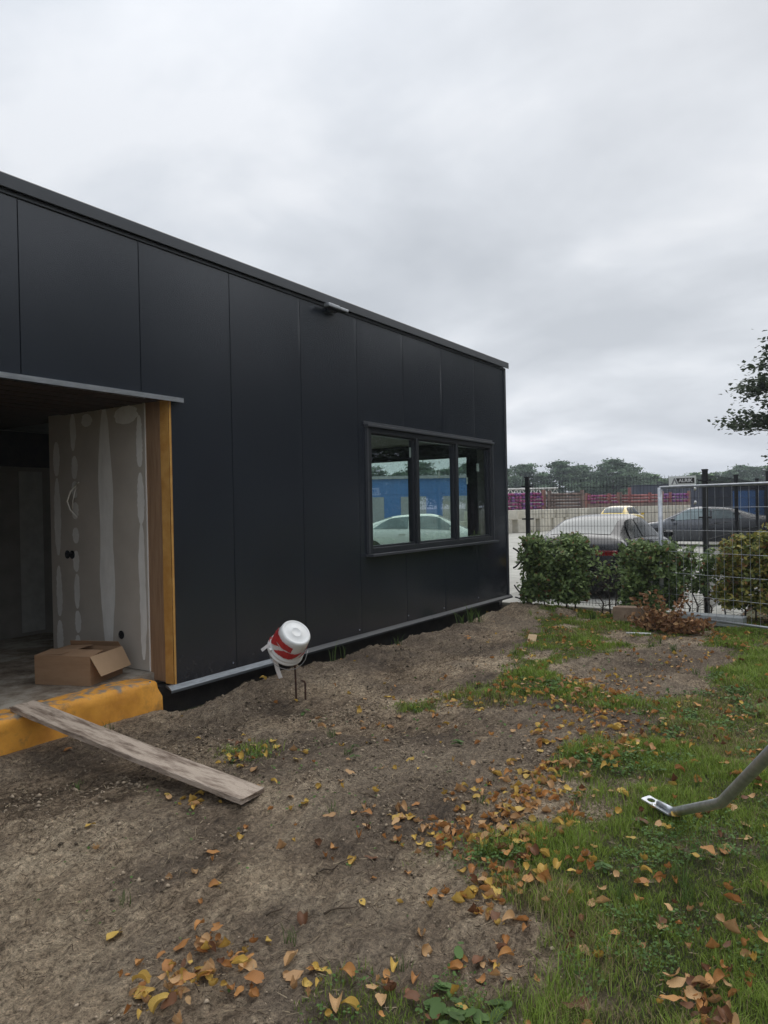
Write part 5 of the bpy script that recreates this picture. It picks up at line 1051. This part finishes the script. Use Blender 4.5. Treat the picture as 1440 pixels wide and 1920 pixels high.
rowp = [(600, 8.3, 7), (650, 7.4, 6), (705, 8.0, 7), (745, 7.0, 6), (790, 8.6, 7), (838, 7.5, 6), (880, 8.2, 7), (915, 7.6, 6), (948, 7.4, 6), (984, 7.9, 7.5), (1018, 6.5, 5), (1050, 8.2, 7.5), (1086, 7.6, 7), (1115, 6.6, 5), (1150, 8.3, 8), (1178, 7.7, 6.5), (1206, 6.3, 5)]
labs = {948: 'dark pine nearest the building corner', 984: 'rounded dark pine above the lattice beam', 1018: 'small low pine between two rounded pines', 1050: 'broad dark pine above the brown pipes', 1086: 'dark pine standing between the two broad pines', 1115: 'small pine left of the tallest pine', 1150: 'tall ragged pine above the yellow car', 1178: 'dark pine on the right shoulder of the tallest pine', 1206: 'low pine at the right end of the pine row'}
for i, (px, tp2, wd) in enumerate(rowp): far_tree(px, 108 + (i * 37 % 11), tp2 * (1 + (i * 37 % 11) * .005), wd * 1.02, i % 4, 'pine_tree', labs.get(px, 'pine of the row seen only through the window panes'), PG)
for i in range(26):
    px = 1120 + i * 17 + rnd.uniform(-5, 5); tp2 = 6.6 + 3.2 * max(0, (px - 1250) / 250) * rnd.uniform(.6, 1.1) + rnd.uniform(-.5, .6)
    pi_ = (4 + i % 3) if rnd.random() < .45 else i % 4
    far_tree(px, 140 + rnd.uniform(-6, 14), tp2, rnd.uniform(5, 7.5), pi_, 'forest_tree', 'far ' + ('pointed' if pi_ > 3 else 'rounded') + ' tree ' + ('behind the pines right of the yellow car' if px < 1190 else 'left of the temporary fence' if px < 1250 else 'above the sign board' if px < 1305 else 'above the corner fence post' if px < 1345 else 'above the grey sedan' if px < 1400 else 'under the overhanging branches' if px < 1450 else 'beyond the right edge'), 'trees of the far wood line')
# the lime tree whose branches reach in at the right, and its neighbours beyond the frame
def big_tree(name, label, x, y, seed, crown_r, z0, z1, nleaf, group='lime trees along the lawn', col=(.062, .085, .045)):
    r = random.Random(seed); rn = np.random.default_rng(seed); root = empty(name, label, 'tree', (x, y, 0), group); mb = MB()
    mb.tube([(0, 0, -.2), (.02, 0, z0 * .6), (.05, .03, z0 + .8), (0, 0, (z0 + z1) / 2), (.05, 0, z1 - .6)], [.20, .16, .14, .10, .03], 10); segs = []
    for k in range(84):
        t = (k + .5) / 84; z = z0 + (z1 - z0) * t * .94; a = k * 2.39996 + r.uniform(-.3, .3); l_ = crown_r * (math.sin(math.pi * min(1, (t * .82 + .14))) ** .65) * r.uniform(.72, 1.12); rise = .15 + .5 * t
        p0 = Vector((0, 0, z)); p1 = p0 + Vector((math.cos(a) * l_ * .5, math.sin(a) * l_ * .5, rise * l_ * .32)); p2 = p0 + Vector((math.cos(a) * l_, math.sin(a) * l_, rise * l_ * .30 - .10 * l_))
        mb.tube([p0, p1, p2], [.045, .028, .008], 5, False); segs += [(p0.lerp(p1, .35), p1), (p1, p2)]
        for q in range(9):
            s_ = r.uniform(.3, 1); b0 = p0.lerp(p1, s_ * 2) if s_ < .5 else p1.lerp(p2, s_ * 2 - 1); a2 = a + r.choice((-1, 1)) * r.uniform(.4, 1.1); l2 = l_ * r.uniform(.12, .34); e = b0 + Vector((math.cos(a2) * l2, math.sin(a2) * l2, r.uniform(-.16, .10) * l2 * 2)); mb.tube([b0, e], [.012, .004], 4, False); segs.append((b0, e))
    mb.obj('trunk', 'bark', root); sg2 = np.array([[*a, *b_] for a, b_ in segs]); k = rn.integers(0, len(sg2), nleaf); t = rn.random((nleaf, 1)) ** .8; P = sg2[k, :3] * (1 - t) + sg2[k, 3:] * t + rn.normal(size=(nleaf, 3)) * np.array([.20, .20, .10])
    ni = int(nleaf * .45); U_ = unit(rn.normal(size=(ni, 3))) * rn.random((ni, 1)) ** .4; zc_ = (z0 + z1) / 2; I_ = U_ * np.array([crown_r * .84, crown_r * .84, (z1 - z0) / 2]) + np.array([0, 0, zc_]); keep_ = np.sin(I_[:, 2] * 7 + 1.5 * np.sin(I_[:, 0] * 1.7 + I_[:, 1] * 2.1)) > -.35; P[:ni][keep_] = I_[keep_]
    Nn = unit(rn.normal(size=(nleaf, 3)) * .45 + np.array([0, 0, 1.])); tone = rn.uniform(.6, 1.35, (len(sg2), 1))[k] * rn.uniform(.8, 1.2, (nleaf, 1)); V, F, C = leaf_quads(P, Nn, rn.uniform(.09, .155, nleaf), np.array(col) * tone, .3, .75, rn); cr_ = bigmesh('crown', V, F, 'foliage', root, C); return root
big_tree('broadleaf_tree', 'dark green tree reaching into the picture at the right edge', 21.0, -.85, 31, 3.45, 2.0, 6.9, 130000)
big_tree('broadleaf_tree', 'dark tree outside the right edge mirrored in the window top', 19.0, -5.2, 32, 3.6, 3.4, 9.5, 26000)
big_tree('broadleaf_tree', 'dark tree further along the lawn outside the right edge', 25.5, -2.9, 33, 3.4, 1.6, 9.0, 26000)

# a further row of the same trees outside the right edge (they darken what the cars and panes mirror)
src = [o for o in bpy.data.objects if o.parent is None and o.name.startswith('broadleaf_tree')][1]
for (x, y, rz, lab) in [(30.5, -4.5, 1.0, 'dark tree far down the lawn outside the right edge'), (13.5, -8.6, 2.2, 'dark tree beside the lawn outside the right edge'), (7.0, -9.5, 4.1, 'dark tree nearest the photographer outside the right edge'), (36.5, -3.0, 5.0, 'dark tree at the end of the row outside the right edge')] + [(4.5 * i - 4, -15.5 - (i * 7 % 4), i * 1.3, 'dark tree in the far belt outside the right edge, number %s from the gate' % w) for i, w in enumerate(('ten', 'nine', 'eight', 'seven', 'six', 'five', 'four', 'three', 'two', 'one'))]:
    c = src.copy(); COL.objects.link(c); c.location = (x, y, 0); c.rotation_euler = (0, 0, rz); c['label'] = lab
    for ch in src.children: d_ = ch.copy(); COL.objects.link(d_); d_.parent = c

# ------------------------------------------------------------------ damp autumn air
m = bpy.data.materials.new('haze'); m.use_nodes = True; t = m.node_tree; t.nodes.clear(); o = t.nodes.new('ShaderNodeOutputMaterial'); v = t.nodes.new('ShaderNodeVolumePrincipled')
v.inputs['Color'].default_value = (.80, .86, .95, 1); v.inputs['Density'].default_value = .0010; t.links.new(v.outputs[0], o.inputs['Volume']); MATS['haze'] = m
hb = box('haze', 'haze', (-255, -405, -1.4), (455, 455, 14)); hb['kind'] = 'stuff'

r = np.random.default_rng(9); n = 26000; x = r.uniform(-12, 46, n); hh = 3.6 + .8 * fbm(x, x * 0, .4, 3); P = np.stack([x, -18.6 + r.normal(size=n) * .35, r.random(n) ** .8 * hh], 1)  # unseen hedge, added to close the bright gap under the mirrored tree crowns
V, F, C = leaf_quads(P, unit(r.normal(size=(n, 3)) + np.array([0, .5, .3])), r.uniform(.22, .4, n), np.array([.045, .062, .03]) * r.uniform(.5, 1.4, (n, 1)), .3, .8, r)
tag(bigmesh('hedge', V, F, 'foliage', None, C), 'unseen evergreen hedge added behind the tree belt to darken the reflections', 'hedge')

same = {}
for o in bpy.data.objects:
    if o.parent is None and o.get('category') in ('tree', 'hedge plant'): same.setdefault(o['label'], []).append(o)
for lb, lst in same.items():
    if len(lst) > 1:
        lst.sort(key=lambda o: (o.location.x * rgt.x + o.location.y * rgt.y) / max(.1, o.location.x * fwd.x + o.location.y * fwd.y))
        for i_, o in enumerate(lst): o['label'] = lb + ', ' + ORD[i_]
